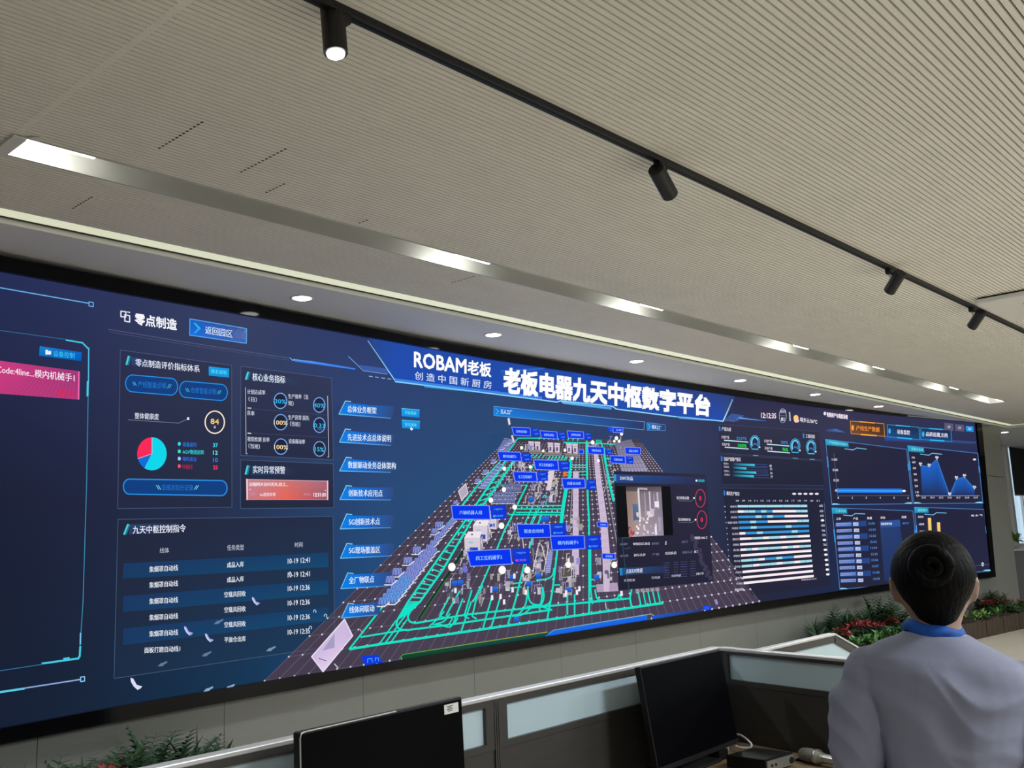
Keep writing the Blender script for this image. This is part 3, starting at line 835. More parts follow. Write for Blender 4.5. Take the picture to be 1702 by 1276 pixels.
for x, y in ((222, 637.5), (280, 641.5), (310, 648), (363, 651.5)):
    for k in range(2): g.line([(x + k * 3 - 1.5 * (1 if x in (222, 310) else -1), y - 3), (x + k * 3 + 1.5 * (1 if x in (222, 310) else -1), y + 3)], 1, C(70, 190, 225))
g.text('整体健康度', 224, 690.5, 264, 692.5, 10.5, C(220, 226, 242), bold=.012)
g.line([(213, 697.5), (297, 703), (311, 696.5)], 1.1, C(110, 118, 145)); g.rect(311, 693.5, 314.5, 697.5, C(240, 240, 250))
g.ring(357, 701.5, 17, 19.5, 2.0, C(248, 232, 210)); g.text('84', 350, 699.8, 364, 701, 8.5, C(250, 200, 120), bold=.03); g.text('分', 355, 709.5, 359, 709.8, 4.5, C(240, 240, 250), bold=.02)
g.sector(252.5, 754, 24.5, 27.5, -90, 120, C(10, 215, 235)); g.sector(252.5, 754, 24.5, 27.5, 120, 163, C(10, 110, 215)); g.sector(252.5, 754, 24.5, 27.5, 163, 270, C(250, 40, 90)); g.line([(252.5, 727), (252.5, 754)], 1, C(240, 160, 190)); g.line([(229, 762), (252.5, 754)], 1, C(240, 160, 190)); g.line([(240.5, 778), (252.5, 754)], .8, C(80, 190, 240))
for y, s, x1, cc, dc, vv, vc in ((737.5, '设备运行', 327, C(50, 125, 225), CYN, "37", CYN), (750, 'AGV物流运转', 339, C(50, 215, 220), C(60, 220, 200), '12', C(90, 235, 220)), (762, '物料库存', 327, C(55, 105, 225), C(160, 200, 250), '10', C(60, 130, 235)), (774.5, 'IT运行', 320, C(190, 40, 70), C(250, 80, 100), '25', C(250, 50, 95))):
    g.ell(298, y, 2.6, 3.2, dc); g.text(s, 303.5, y + .5, x1, y + 1.5, 7.5, cc, bold=.015); g.text(vv, 354, y + 2, 362, y + 2.4, 6.5, vc, bold=.035)
g.pill(205, 808.5, 377.5, 811, 25, PB, PE, 2); g.text('当班次扣分记录', 269, 809.5, 321, 810.5, 9.5, PT)
for x, s in ((262, 1), (325, -1)):
    for k in range(2): g.line([(x + k * 3 - 2 * s, 806.5), (x + k * 3 + 2 * s, 813)], 1.2, C(110, 205, 225))
g.make('rating_panel', vw, 'dashboard panel with red, blue and cyan pie chart')

g = Gfx(1)
frame(g, [(400.3, 608.5), (551, 628), (554.5, 764), (399.7, 756.5)], [C(46, 52, 82), C(48, 56, 88), C(38, 44, 70), C(36, 42, 66)])
accent(g, 411, 617.5, 407, 630.5); g.quad([(419, 620), (500, 631), (500, 642), (418, 632)], [C(40, 80, 110), C(46, 54, 84), C(46, 54, 84), C(38, 66, 96)])
g.text('核心业务指标', 419.5, 625.8, 474, 631, 13, C(235, 240, 255), 12.5, bold=.012)
wl_ = C(175, 182, 205)
g.line([(408, 643.7), (409, 753.7), (411, 753.8)], 1.1, wl_); g.line([(543.5, 658.5), (544.6, 658.7), (546.5, 759.4), (544.5, 759.3)], 1.1, wl_)
for x, y, rx, ry, s, cc, ww in ((466, 666, 11.3, 13.5, '30%', C(40, 185, 245), 19), (530.5, 672.8, 10.3, 13, '40%', C(40, 185, 245), 19), (466.5, 701.4, 11.5, 13.6, '100%', C(255, 225, 170), 23), (530.8, 706.3, 10.3, 13, '0.33', C(60, 190, 250), 18), (467, 742, 11.5, 13.6, '100%', C(255, 225, 170), 23), (531, 745.8, 10.3, 13, '15%', C(60, 200, 245), 15)):
    g.ell(x, y, rx - 1, ry - 1, C(28, 34, 58)); g.ring(x, y, rx, ry, 1.6, C(120, 165, 235)); g.text(s, x - ww / 2, y + .3, x + ww / 2, y + 1.5, 7.2, cc, bold=.025)
g.text('小时', 527, 713, 535, 713.5, 4, C(60, 150, 235))
for s, x0, x1, y in (('计划达成率', 411, 441, 651), ('（日）', 413, 427, 663), ('生产效率（当', 479, 512, 658.5), ('班）', 479, 488, 669.5), ('良率', 411, 423, 686), ('生产异常 损失', 479, 514, 693.5), ('（当班）', 482, 499, 704), ('视觉检测 良率', 411, 448, 729.5), ('（当班）', 413, 432, 741), ('设备稼动率', 479.7, 507, 733)):
    g.text(s, x0, y - .3, x1, y + 1.2, 8, C(205, 210, 228), bold=.018)
for x, y in ((412, 678), (412, 719.5)): g.line([(x, y), (x + 5, y + .4)], 2, C(235, 238, 250))
g.line([(409, 678), (543.6, 690)], .7, C(70, 76, 104)); g.line([(411, 719), (543.6, 727)], .7, C(70, 76, 104))
g.make('indicator_panel', vw, 'dashboard panel of six ring gauges')

g = Gfx(1)
frame(g, [(400, 764), (554, 770.5), (555, 843.5), (399.7, 845)], [C(36, 42, 68), C(38, 46, 74), C(34, 42, 66), C(32, 40, 62)])
accent(g, 410.5, 773, 406.5, 788); g.quad([(419, 774), (490, 777), (490, 790), (418, 789)], [C(40, 72, 110), C(38, 46, 74), C(38, 46, 74), C(36, 62, 96)])
g.text('实时异常预警', 420.4, 780, 474, 781.2, 12.5, C(235, 240, 255), bold=.012)
g.quad([(409, 796), (477, 797.5), (477, 830.4), (409.5, 830.4)], [C(190, 135, 150), C(205, 115, 110), C(232, 100, 85), C(195, 120, 130)]); g.quad([(477, 797.5), (545.5, 798.8), (545.5, 830.4), (477, 830.4)], [C(205, 115, 110), C(170, 110, 130), C(150, 80, 105), C(232, 100, 85)])
g.line([(410.5, 796), (411, 830.4)], 2.2, C(245, 215, 225)); g.line([(544.5, 798.8), (544.5, 830.4)], 2.2, C(245, 190, 205)); g.line([(409, 796.5), (545, 799.3)], .9, C(225, 180, 190)); g.line([(409, 830.2), (545, 830.2)], .9, C(240, 140, 130))
g.text('边端网关访问丢失,四工...', 414, 804.5, 479, 805, 6.5, C(255, 248, 250), bold=.02); g.text('类型：', 415, 821, 425, 821, 5, C(190, 150, 190)); g.text('iot连接异常', 432, 821.5, 458, 821.5, 6, C(245, 235, 245), bold=.01)
g.text('时间：', 505, 821.5, 517, 821.5, 5, C(200, 150, 180)); g.text('12:31:01', 521, 822, 541.5, 822, 6, C(255, 250, 252), bold=.03); g.text('一般', 533, 804.5, 541, 804.8, 5, C(225, 60, 90)); g.line([(415, 813.3), (416.2, 813.3)], 1.3, C(250, 240, 245)); g.line([(540.2, 814.8), (541.4, 814.8)], 1.3, C(250, 240, 245))
g.make('warning_panel', vw, 'dashboard panel with red alert card')

g = Gfx(1)
frame(g, [(196, 862.8), (553.5, 858), (556.5, 1073), (189.5, 1127.3)], [C(34, 38, 60), C(34, 44, 70), C(26, 58, 90), C(26, 44, 68)], C(64, 84, 112), 1.2)
accent(g, 211.5, 870.5, 204.5, 888); g.quad([(217, 871), (300, 868), (300, 885), (214, 888)], [C(40, 66, 105), C(36, 44, 70), C(36, 44, 70), C(38, 62, 100)])
g.text('九天中枢控制指令', 220.6, 880.5, 309, 877.5, 13.3, C(240, 243, 255), bold=.016)
hc = C(190, 196, 214)
g.text('线体', 265.6, 914.7, 281, 914.2, 9, hc); g.text('任务类型', 377.5, 910, 405.3, 909.2, 9.3, hc, bold=.004); g.text('时间', 490, 905.2, 503, 904.8, 8.5, hc, bold=.01)
for a, b, c, d in ((936, 918.2, 942, 961.5), (990.5, 963.5, 987, 1017), (1044.5, 1009, 1031, 1072)):
    g.quad([(205, a), (545.6, b), (546, c), (204, d)], [C(26, 56, 98), C(22, 62, 104), C(20, 72, 112), C(22, 58, 98)])
rt = C(225, 230, 240)
for i, (y1, y2, y3, s1, s2, s3) in enumerate([(944.6, 938, 931.3, '集烟罩自动线', '成品入库', '10-19 12:41'), (970.6, 962.5, 954.3, '集烟罩自动线', '成品入库', '10-19 12:41'), (997.8, 987, 976.8, '集烟罩自动线', '空载具回收', '10-19 12:36'), (1024.7, 1012.3, 1001, '集烟罩自动线', '空载具回收', '10-19 12:36'), (1051.8, 1037, 1025.5, '集烟罩自动线', '空载具回收', '10-19 12:36'), (1079, 1062, 1049.3, '面板打磨自动线1', '平面仓出库', '10-19 12:35')]):
    xa, xb = (248, 296) if i < 5 else (240, 299.5)
    g.text(s1, xa, y1 + 1.5, xb, y1 - 1.5, 9.8, rt, bold=.022); g.text(s2, 377.3 if i < 2 else 372.8, y2 + 1, 405.3 if i < 2 else 408.5, y2 - 1, 9.3, rt, bold=.022); g.text(s3, 478.3, y3 + 1.2, 515, y3 - 1.2, 8.6, rt, bold=.022)
g.make('command_table', vw, 'dashboard table of line, task type and time')
g = Gfx(4)
for x, y, s in ((313, 1048.5, 1), (347.5, 1060, .95), (425, 999, .9), (226, 1136.5, 1.3)):
    lv = C(160, 170, 225) if s < 1.2 else C(215, 218, 245)
    g.poly([(x - 7 * s, y - 8 * s), (x - 3.5 * s, y - 7 * s), (x + 1 * s, y + 1 * s), (x + 8 * s, y + 3 * s), (x + 6 * s, y + 5.5 * s), (x + 2 * s, y + 7.5 * s), (x - 3 * s, y + 3 * s), (x - 6.5 * s, y - 3 * s)], lv)
    g.line([(x - 6 * s, y - 6 * s), (x - 3 * s, y + 1 * s), (x + 2 * s, y + 6 * s)], 1.3, C(225, 228, 250))
for x, y, k in ((363, 1033, .5), (343, 1086.5, .5), (270, 1103, .5), (450, 1078, .7), (346, 1145, 1.0), (382, 1141, 1.0)):
    cc = C(110, 135, 165) * k * 1.6
    g.poly([(x - 8, y + 4), (x - 3, y - 1), (x + 1, y - 2), (x + 8, y - 5), (x + 8, y - 2), (x + 3, y + 1), (x, y + 4)], cc)
for x, y in ((541, 1023), (523, 1016), (516, 1043), (482, 953)): g.ring(x, y, 2.6, 3.2, 1.2, C(190, 210, 230), 150, 420)
g.make('floating_model', vw)

# ---- column of menu buttons
menu = [(563.4, 688, 573, 666.5, 655.5, 675.2, 694.5, '总体业务框架', 577.4, 625.8, 679.2, 682.2), (564.5, 734.5, 573, 713, 655.5, 721, 739.6, '先进技术点总体说明', 577.5, 650, 726.3, 728.6), (564.7, 782.5, 574.5, 760, 655, 766.5, 784.3, '数据驱动业务总体架构', 578.4, 658, 772.2, 774), (565.2, 830, 574.6, 807, 655.5, 809.5, 830.2, '创新技术应用点', 579, 636, 819, 819.6),
        (565.6, 878.7, 575, 854.2, 655.5, 855.6, 876.2, '5G创新技术点', 579.8, 631.5, 867, 866.2), (566, 927.6, 575.5, 903, 655.5, 902.8, 923.2, '5G现场覆盖区', 580, 632, 914.5, 913.3), (566.6, 978, 577, 952, 652, 950, 973, '全厂物联点', 580, 622, 964.5, 962), (567.6, 1027, 578, 1002.5, 634, 999, 1021, '线体间联动', 580.4, 622.3, 1013.5, 1010.5)]
for bl_x, bl_y, tl_x, tl_y, rx, rt_, rb, s, t0, t1, ty0, ty1 in menu:
    g = Gfx(12)
    g.quad([(tl_x + 1.5, tl_y + 2.5), ((tl_x + rx) / 2, (tl_y + rt_) / 2 + 2), ((bl_x + rx) / 2, (bl_y + rb) / 2), (bl_x + 2, bl_y - .8)], [C(8, 122, 228), C(18, 100, 195), C(20, 100, 195), C(5, 128, 235)])
    g.quad([((tl_x + rx) / 2, (tl_y + rt_) / 2 + 2), (rx, rt_), (rx - 3, rb - 1), ((bl_x + rx) / 2, (bl_y + rb) / 2)], [C(22, 100, 190), C(48, 74, 126), C(46, 74, 128), C(24, 100, 190)])
    g.line([(tl_x + 10, tl_y + .8), (tl_x + 1, tl_y), (bl_x, bl_y), (rx - 6, rb + .4)], 1.7, C(120, 205, 245), col2=C(70, 130, 200))
    g.text(s, t0, ty0, t1, ty1, 11.5, C(225, 240, 255), bold=.02)
    g.make('menu_button', vw)
# ------------------------------------------------------------------ the factory model shown in the middle of the display
fm_floor = Gfx(1)
q = [(845, 728), (1062, 731), (1262, 999), (440, 1131)]
def homography(src, dst):
    A = []
    for (x, y), (u, v) in zip(src, dst):
        A += [[x, y, 1, 0, 0, 0, -u * x, -u * y, -u], [0, 0, 0, x, y, 1, -v * x, -v * y, -v]]
    return np.linalg.svd(np.array(A))[2][-1].reshape(3, 3)
Hm = homography([(0, 0), (1, 0), (1, 1), (0, 1)], q)
def hp(u, v):
    a = Hm @ np.array([u, v, 1.0]); return a[:2] / a[2]
_d0 = fm_floor.d
for j in range(12):
    for i in range(16):
        u0, u1, v0, v1 = i / 16, (i + 1) / 16, j / 12, (j + 1) / 12
        fm_floor.quad([hp(u0, v0), hp(u1, v0), hp(u1, v1), hp(u0, v1)], C(70, 62, 80) * (0.72 + 0.28 * v0 + .15 * (1 - abs(2 * u0 - 1))), 1, 1)
        fm_floor.d = _d0
fm_floor.d = _d0 + 0.0012
NUg, NVg = 50, 40
for i in range(NUg + 1):
    fm_floor.line([hp(i / NUg, .25), hp(i / NUg, 1)], .7, C(112, 100, 122)); fm_floor.d = _d0 + .0012
for j in range(NVg + 1):
    v = j / NVg; w = .35 + .65 * v
    fm_floor.line([hp(0, v), hp(1, v)], w, C(96, 86, 106)); fm_floor.d = _d0 + .0014
fm_floor.d = _d0 + .0022
dots = []
for j in range(3, NVg + 1):
    for i in range(NUg + 1):
        v = j / NVg; x, y = hp(i / NUg, v); r = .4 + 1.35 * v
        dots.append((x, y, r))
Pd, Fd = [], []
for x, y, r in dots:
    o = len(Pd); Pd += [(x + r * math.cos(a), y + r * math.sin(a)) for a in np.linspace(0, 2 * math.pi, 7)[:-1]]; Fd.append(tuple(range(o + 5, o - 1, -1)))
fm_floor._put(Pd, C(205, 200, 215), Fd)
DMAP = fm_floor.d + 0.0005
fmap = fm_floor.make('factory_map', vw, 'perspective factory floor plan with dotted grid')
TQ = C(15, 228, 200); TQ2 = C(30, 195, 180)
def crv(*p, n=8):
    """smooth path through points"""
    p = [np.array(a, float) for a in p]
    if len(p) < 3: return p
    q = [2 * p[0] - p[1]] + p + [2 * p[-1] - p[-2]]; out = []
    for i in range(1, len(q) - 2):
        for k in range(n):
            t = k / n
            out.append(.5 * (2 * q[i] + (q[i + 1] - q[i - 1]) * t + (2 * q[i - 1] - 5 * q[i] + 4 * q[i + 1] - q[i + 2]) * t * t + (3 * q[i] - q[i - 1] - 3 * q[i + 1] + q[i + 2]) * t ** 3))
    return out + [p[-1]]
# dark green lane and bottom strips
g = Gfx(d=DMAP)
g.line([(696, 1028), (741, 960), (772, 912)], 4, C(12, 58, 28)); g.line([(698.5, 1028), (743, 960)], .8, C(60, 130, 60))
def bi_(x): return float(edge(bot_in, x)) - .6
g.quad([(668, 1088.5), (914, 1049.5), (914, bi_(914)), (668, bi_(668))], [C(20, 70, 45), C(24, 90, 70), C(16, 60, 70), C(18, 60, 40)]); g.line([(664, 1094), (670, 1087.5), (780, 1070), (910, 1050)], 1.3, C(70, 160, 70), col2=C(170, 160, 60))
g.quad([(916, 1049), (1076, 1020.5), (1076, bi_(1076)), (905, bi_(905))], [C(25, 110, 225), C(20, 115, 235), C(25, 90, 220), C(25, 95, 225)]); g.line([(912, 1053), (920, 1047), (985, 1036), (1082, 1020), (1090, 1024.5), (1150, 1014.5)], 1.3, C(70, 175, 245), col2=C(180, 180, 80))
g.quad([(1084, 1023), (1165, 1012), (1165, bi_(1165)), (1084, bi_(1084))], [C(20, 95, 210), C(40, 60, 120), C(40, 56, 110), C(25, 90, 200)])
g.ell(1175, 1010, 8, 4, C(25, 60, 225)); g.ring(1175, 1010, 3.5, 2.2, .8, C(40, 150, 230))
g.quad([(600, 1090), (628, 1087.5), (636, bi_(636) - .5), (606, bi_(606) - .5)], C(15, 55, 225)); g.line([(611, 1101), (611, 1095), (618, 1094), (619, 1100)], 1, C(60, 190, 230)); g.line([(624, 1098), (623.5, 1093.5), (628.5, 1093), (629.5, 1098)], 1, C(60, 190, 230))
DMAP = g.d + 0.0005; g.make('lane_marking', fmap)
# turquoise transport tracks
g = Gfx(d=DMAP)
def L(pts, w=2.4, c=TQ):
    g.line(pts, w * 1.15, c)
R1 = [(843, 762), (805, 818), (770, 870), (720, 940), (678, 1000), (661, 1029)]
R2 = [(858, 760), (822, 813), (783, 866), (736, 947), (698, 1000), (682, 1015)]
L([(900, 728), (861, 728), (840, 757)], 1.4); L(R1, 2.6); L(R2, 2.8)
for k in range(34):
    t = (k / 33) ** .8
    a = np.array([np.interp(t, np.linspace(0, 1, 6), [p[i] for p in R1]) for i in (0, 1)]); b = np.array([np.interp(t, np.linspace(0, 1, 6), [p[i] for p in R2]) for i in (0, 1)])
    L([a, b], 1.2 + 1.0 * t)
L([(840, 757), (792, 809)], 1.6); L([(792, 809), (747, 867), (684, 948), (640, 1003), (581, 1078)], 2.4)
L([(581, 1078.5), (640, 1069), (840, 1040), (1040, 1011), (1101, 1002)], 3.4)
L(crv((661, 1029), (659, 1038), (664, 1045), (676, 1047)), 2.6); L(crv((682, 1015), (678, 1025), (682, 1033), (692, 1035)), 2.6)
L([(676, 1047), (740, 1039), (917, 1013)], 2.6); L([(690, 1035.5), (776, 1021), (900, 1008), (1040, 995)], 2.6); L([(600, 1058.5), (676, 1046)], 2.4); L([(917, 1013), (900, 1008)], 2)
L([(640, 1069), (668, 1030), (690, 1003)], 2); L([(652, 1064), (676, 1030)], 1.8); L([(632, 1068), (658, 1031)], 1.8)
L([(856, 848), (839, 880), (826, 912), (800, 973), (786, 1000)], 2.2); L([(900, 856), (884.5, 895), (871, 939), (856, 1000), (844.5, 1036)], 2.4); L([(926, 916), (921, 960), (918, 982), (910, 1027)], 2.6)
L([(941, 812), (936, 842), (933, 868)], 5); L([(948, 764), (947, 790), (943, 812)], 4)
L([(975, 733), (976, 795), (977, 830), (979, 863), (979.5, 1000), (979, 1019)], 2.6); L([(981.5, 890), (982, 980), (985, 1003)], 1.8)
L([(1003, 745), (1006, 765), (1012, 800), (1020, 832)], 3.2); L([(999, 734), (1003, 750)], 2); L([(937, 735), (975, 736), (1022, 738)], 1.5)
for y0 in (840, 845.6, 851.5): L([(858, y0), (936, y0)], 1.8)
L([(846, 855), (933, 855.5)], 1.8); L([(884, 843), (868, 880)], 1.6); L([(897, 843), (880, 880)], 1.6); L([(891, 848), (876, 884)], 1.4)
L([(830, 806), (876, 806)], 1.2); L([(876, 806), (860, 838)], 2.2); L([(888, 770), (874, 800)], 1.4); L(crv((902, 827), (905, 823), (909, 826), (907, 838)), 1.6)
for y in (773, 777): L([(952, y), (975, y)], 1.4)
L(crv((975, 783), (962, 784), (959, 788), (959, 792)), 1.5); L([(966, 789), (976, 789)], 1.3)
for x in (935, 937): pass
for k in range(6): L([(913 + k * 5.5 - 3, 764.5), (914.5 + k * 5.5, 757)], 1.6); 
for k in range(4): L([(942 + k * 5.5, 762), (942.5 + k * 5.5, 755)], 1.6)
for k in range(4): L([(884 + k * 7 - 4, 761), (886 + k * 7, 755)], 1.4)
for k in range(9): L([(896 + k * 8, 729.5 + k * .3), (897 + k * 8, 726.5 + k * .3)], 1.6)
for k in range(4): L([(992 + k * 2.5, 737), (991.5 + k * 2.5, 731)], 1.1)
for y in (762, 773, 793, 801): L([(1006 + (y - 762) * .25, y), (1014 + (y - 762) * .25, y)], 1.4)
# fan of curved sidings along the lower edge
for x, y, dx in ((752, 982, -18), (764, 982, -19), (769, 995, -13), (784, 981, -10), (795, 981, -8)):
    L(crv((x, y), (x + dx, y + 34), (x + dx - 2, y + 42), (x + dx + 5, 1026 - (752 - x) * .05)), 2.2)
for x, y, dx in ((738, 1016, -24), (748, 1020, -28), (752, 1028, -30), (757, 1030, -28)): L(crv((x, y), (x - 10, y + 12), (x + dx, 1040 - (x - 738) * .2)), 1.8)
for x in (817, 831): L([(x, 994), (x - 14, 1043 - (x - 817) * .15)], 2.2)
L([(783, 1000), (767, 1048)], 2.2); L([(802, 973), (790, 997)], 2.2)
L(crv((877, 975), (879, 994), (885, 1003), (896, 1005), (901, 1002), (904, 990), (902, 976)), 2.2); L(crv((902, 976), (899, 1002), (892, 1006), (876, 1008)), 2.2); L(crv((918, 984), (914, 1000), (905, 1006), (896, 1006)), 2.2); L(crv((877, 984), (873, 1006), (862, 1020), (852, 1024)), 2.0); L(crv((896, 1006), (898, 1014), (908, 1015)), 2); L(crv((886, 1007), (870, 1020), (856, 1024)), 2)
L(crv((979, 985), (980, 996), (985, 999), (995, 998)), 2); L(crv((989, 980), (992, 993), (1000, 997), (1024, 995), (1029, 988)), 2.2); L([(1029, 988), (1034, 996), (1047, 994), (1050, 978)], 2.2); L([(1047, 994), (1050, 1010)], 2.4)
L([(943, 988), (943, 1021)], 2.2); L([(955, 988), (955, 1019)], 2.2)
for k in range(5): L([(1061 + k * 8, 984 - k * .5), (1065.5 + k * 8, 1007 - k * 1.2)], 1.8)
for y in (972, 983): L([(922, y), (930, y - .5)], 2); L([(980, y - 9), (990, y - 9)], 2)
for y in (968, 975): L([(848, y + 2), (866, y)], 1.8)
L(crv((892, 964), (908, 962), (918, 956), (921, 944)), 2.0)
DMAP = g.d + 0.0005; g.make('transport_track', fmap)
# conveyors, machines, storage
g = Gfx(d=DMAP)
PK = C(205, 185, 212); PK2 = C(180, 160, 190); GY = C(150, 145, 150)
def strip(cl, w, c, ticks=0):
    for (a, b, wa, wb) in zip(cl[:-1], cl[1:], w[:-1], w[1:]):
        g.quad([(a[0] - wa / 2, a[1]), (a[0] + wa / 2, a[1]), (b[0] + wb / 2, b[1]), (b[0] - wb / 2, b[1])], c)
    for k in range(ticks):
        t = k / ticks; T = np.linspace(0, 1, len(cl))
        x, y, ww = np.interp(t, T, [p[0] for p in cl]), np.interp(t, T, [p[1] for p in cl]), np.interp(t, T, w)
        g.ring(x, y, ww * .28, ww * .2, .6, PK2, n=10)
g.line([(1000, 756), (1012, 830), (1026, 904)], 1.6, GY); g.line([(1022, 800), (1010, 800), (1002, 822)], 1.4, C(165, 160, 165)); g.line([(951, 812), (948, 870)], 1.6, GY)
strip([(990, 752), (994, 790), (1003, 861), (1008, 929), (1008, 983)], [7, 9, 11.5, 13, 10], PK, 22)
g.quad([(991, 971), (1026, 968), (1028, 982), (992, 984)], C(175, 155, 185)); strip([(1008, 955), (1008, 983)], [11, 9], PK)
strip([(957, 783), (957, 873), (956, 955)], [9, 9.5, 13], PK, 14); g.quad([(932, 944), (954, 941), (956, 958), (933, 960)], C(90, 82, 86)); g.line([(932, 944), (956, 942), (958, 956), (933, 960)], 1, C(190, 180, 160), True)
# storage field top right
g.quad([(1022, 735), (1049, 730), (1077, 783), (1033, 783)], [C(120, 118, 145), C(110, 108, 135), C(160, 155, 185), C(150, 146, 172)])
for k in range(8): a = k / 8; g.line([(1022 + 27 * a, 735 - 5 * a), (1033 + 44 * a, 783)], .6, C(95, 90, 115))
for k in range(9): a = (k / 9) ** 1.2; g.line([(1022 + 11 * a, 735 + 48 * a), (1049 + 28 * a, 730 + 53 * a)], .5, C(95, 90, 115))
# white top machines
for x, y in ((883, 738), (893.5, 738.5), (915, 740), (926, 740.5), (946, 741.5), (956, 742)):
    g.quad([(x - 5, y - 5), (x + 4.5, y - 4.6), (x + 4, y + 12), (x - 3, y + 11)], C(215, 200, 220)); g.rect(x - 1.8, y + 2.5, x + 1.4, y + 9, C(95, 80, 130)); g.rect(x - 4.5, y - 1.2, x + 4, y - .2, C(160, 145, 175))
for x0, x1, y in ((905, 934, 752), (939, 962, 754), (880, 902, 748)): g.quad([(x0, y - 1), (x1, y), (x1, y + 6), (x0, y + 5)], C(140, 130, 128)); g.line([(x0, y + 3), (x1, y + 4)], .8, C(80, 72, 74))
# presses with blue screens
for x, y, s in ((816, 867, .9), (799.5, 885, 1.05), (786.5, 906, 1.15)):
    hh = 20 * s
    g.quad([(x - 13 * s, y - hh * .55), (x - 7 * s, y - hh), (x + 12 * s, y - hh), (x + 10 * s, y - hh * .55)], C(238, 228, 236)); g.quad([(x - 13 * s, y - hh * .55), (x + 10 * s, y - hh * .55), (x + 10 * s, y + 14 * s), (x - 12 * s, y + 12 * s)], C(215, 203, 216))
    g.quad([(x + 10 * s, y - hh * .55), (x + 14 * s, y - hh * .7), (x + 14 * s, y + 10 * s), (x + 10 * s, y + 14 * s)], C(160, 150, 170)); g.rect(x - 7 * s, y - 5 * s, x - 0 * s, y - 3 * s, C(150, 190, 220)); g.rect(x - 5 * s, y + 3 * s, x + 7 * s, y + 10 * s, C(25, 75, 190)); g.ell(x - 2, y - hh * .78, 2, 1.3, C(120, 108, 120))
for x, y in ((812, 880), (818, 873), (800, 905), (808, 899), (822, 865), (815, 889)): g.line([(x, y - 9), (x + 2, y + 4)], 1.2, C(225, 215, 222)); g.line([(x - 4, y - 2), (x + 7, y - 5)], 1, C(205, 196, 206))
# left buffer racks: rows of coils on white bases
LV, LV2 = C(138, 150, 215), C(95, 108, 178)
def coil(x, y, s, c=LV):
    g.poly([(x - 5 * s, y), (x - 4 * s, y - 7 * s), (x + 4 * s, y - 8 * s), (x + 6 * s, y - 2 * s), (x + 3 * s, y + 1.5 * s)], LV2)
    for k in range(3):
        a = x - 4 * s + k * 3.3 * s
        g.line([(a, y), (a + 1.2 * s, y - 6.5 * s), (a + 2.6 * s, y - 7 * s), (a + 3 * s, y - .5 * s)], .9 * s, c); g.d -= g.step
    g.line([(x - 6 * s, y + 2.3 * s), (x + 2 * s, y + 2.5 * s), (x + 8 * s, y - 2.5 * s)], 1.2 * s, C(232, 230, 240))
for t in np.linspace(0, 1, 19):
    x, y = 752 - 116 * t, 868 + 136 * t
    s = .95 + .6 * t
    coil(x, y, s, C(140, 150, 220) if t < .7 else C(100, 160, 235)); 
    if t > .35: coil(x + 11 * s, y - 2 * s, s * .95, C(140, 150, 220) if t < .75 else C(95, 165, 235))
for x, y, s in ((729, 876, 1.25), (722, 886, 1.1), (692, 918, 1.35), (677, 936, 1.4), (659, 955, 1.5), (648, 968, 1.5), (806, 786, .8), (793, 801, .8), (820, 768, .75), (757, 838, .8)): coil(x, y, s)
g.quad([(828, 770), (836, 772), (806, 812), (795, 811)], [C(100, 112, 170), C(110, 120, 180), C(130, 140, 200), C(120, 130, 195)])
for k in range(9): a = k / 8; g.line([(828 - 33 * a, 770 + 41 * a), (836 - 30 * a, 772 + 40 * a)], .8, C(190, 195, 225))
g.quad([(838, 728), (857, 731), (842, 752), (826, 750)], [C(90, 95, 150), C(95, 100, 155), C(120, 125, 180), C(110, 115, 170)])
for k in range(7): a = k / 6; g.line([(838 - 12 * a, 728 + 22 * a), (857 - 15 * a, 731 + 21 * a)], .6, C(150, 155, 195))
for x, y in ((842, 739), (848, 735), (834, 746)): coil(x, y, .6)
for j in range(2):
    for i in range(6): g.ell(839 + i * 5, 807 + j * 7 - i * .2, 2.6, 3.4, C(100, 110, 160)); g.line([(836.5 + i * 5, 811 + j * 7), (841.5 + i * 5, 810.5 + j * 7)], 1, C(215, 215, 230))
for j in range(3):
    for i in range(7): g.ell(823 + i * 5.4 - j * 1, 820 + j * 6.5, 2.6, 3.4, C(105, 115, 165)); g.line([(820.5 + i * 5.4 - j, 824 + j * 6.5), (825.5 + i * 5.4 - j, 823.6 + j * 6.5)], 1, C(215, 215, 230))
# assorted machines with frames
rr = random.Random(3)
MC = [C(205, 200, 212), C(165, 160, 185), C(150, 150, 210), C(190, 185, 170), C(120, 118, 140), C(220, 212, 225)]
def cluster(x0, y0, x1, y1, n, s):
    for _ in range(n):
        x, y = rr.uniform(x0, x1), rr.uniform(y0, y1); a, b = rr.uniform(1, 3) * s, rr.uniform(2, 6) * s; c = rr.choice(MC)
        r = rr.random()
        if r < .45: g.quad([(x - a, y - b), (x + a, y - b - .5), (x + a, y + b * .6), (x - a, y + b * .6)], c * rr.uniform(.45, 1))
        elif r < .85: g.line([(x - a, y + b), (x + rr.uniform(-1, 1) * a, y - b)], rr.uniform(.8, 1.4), c); g.line([(x - a, y - b), (x + a * 1.5, y - b - .6)], rr.uniform(.7, 1.2), c * .85)
        else: g.line([(x - a, y - b), (x + a, y - b), (x + a, y + b), (x - a, y + b)], .9, c, True)
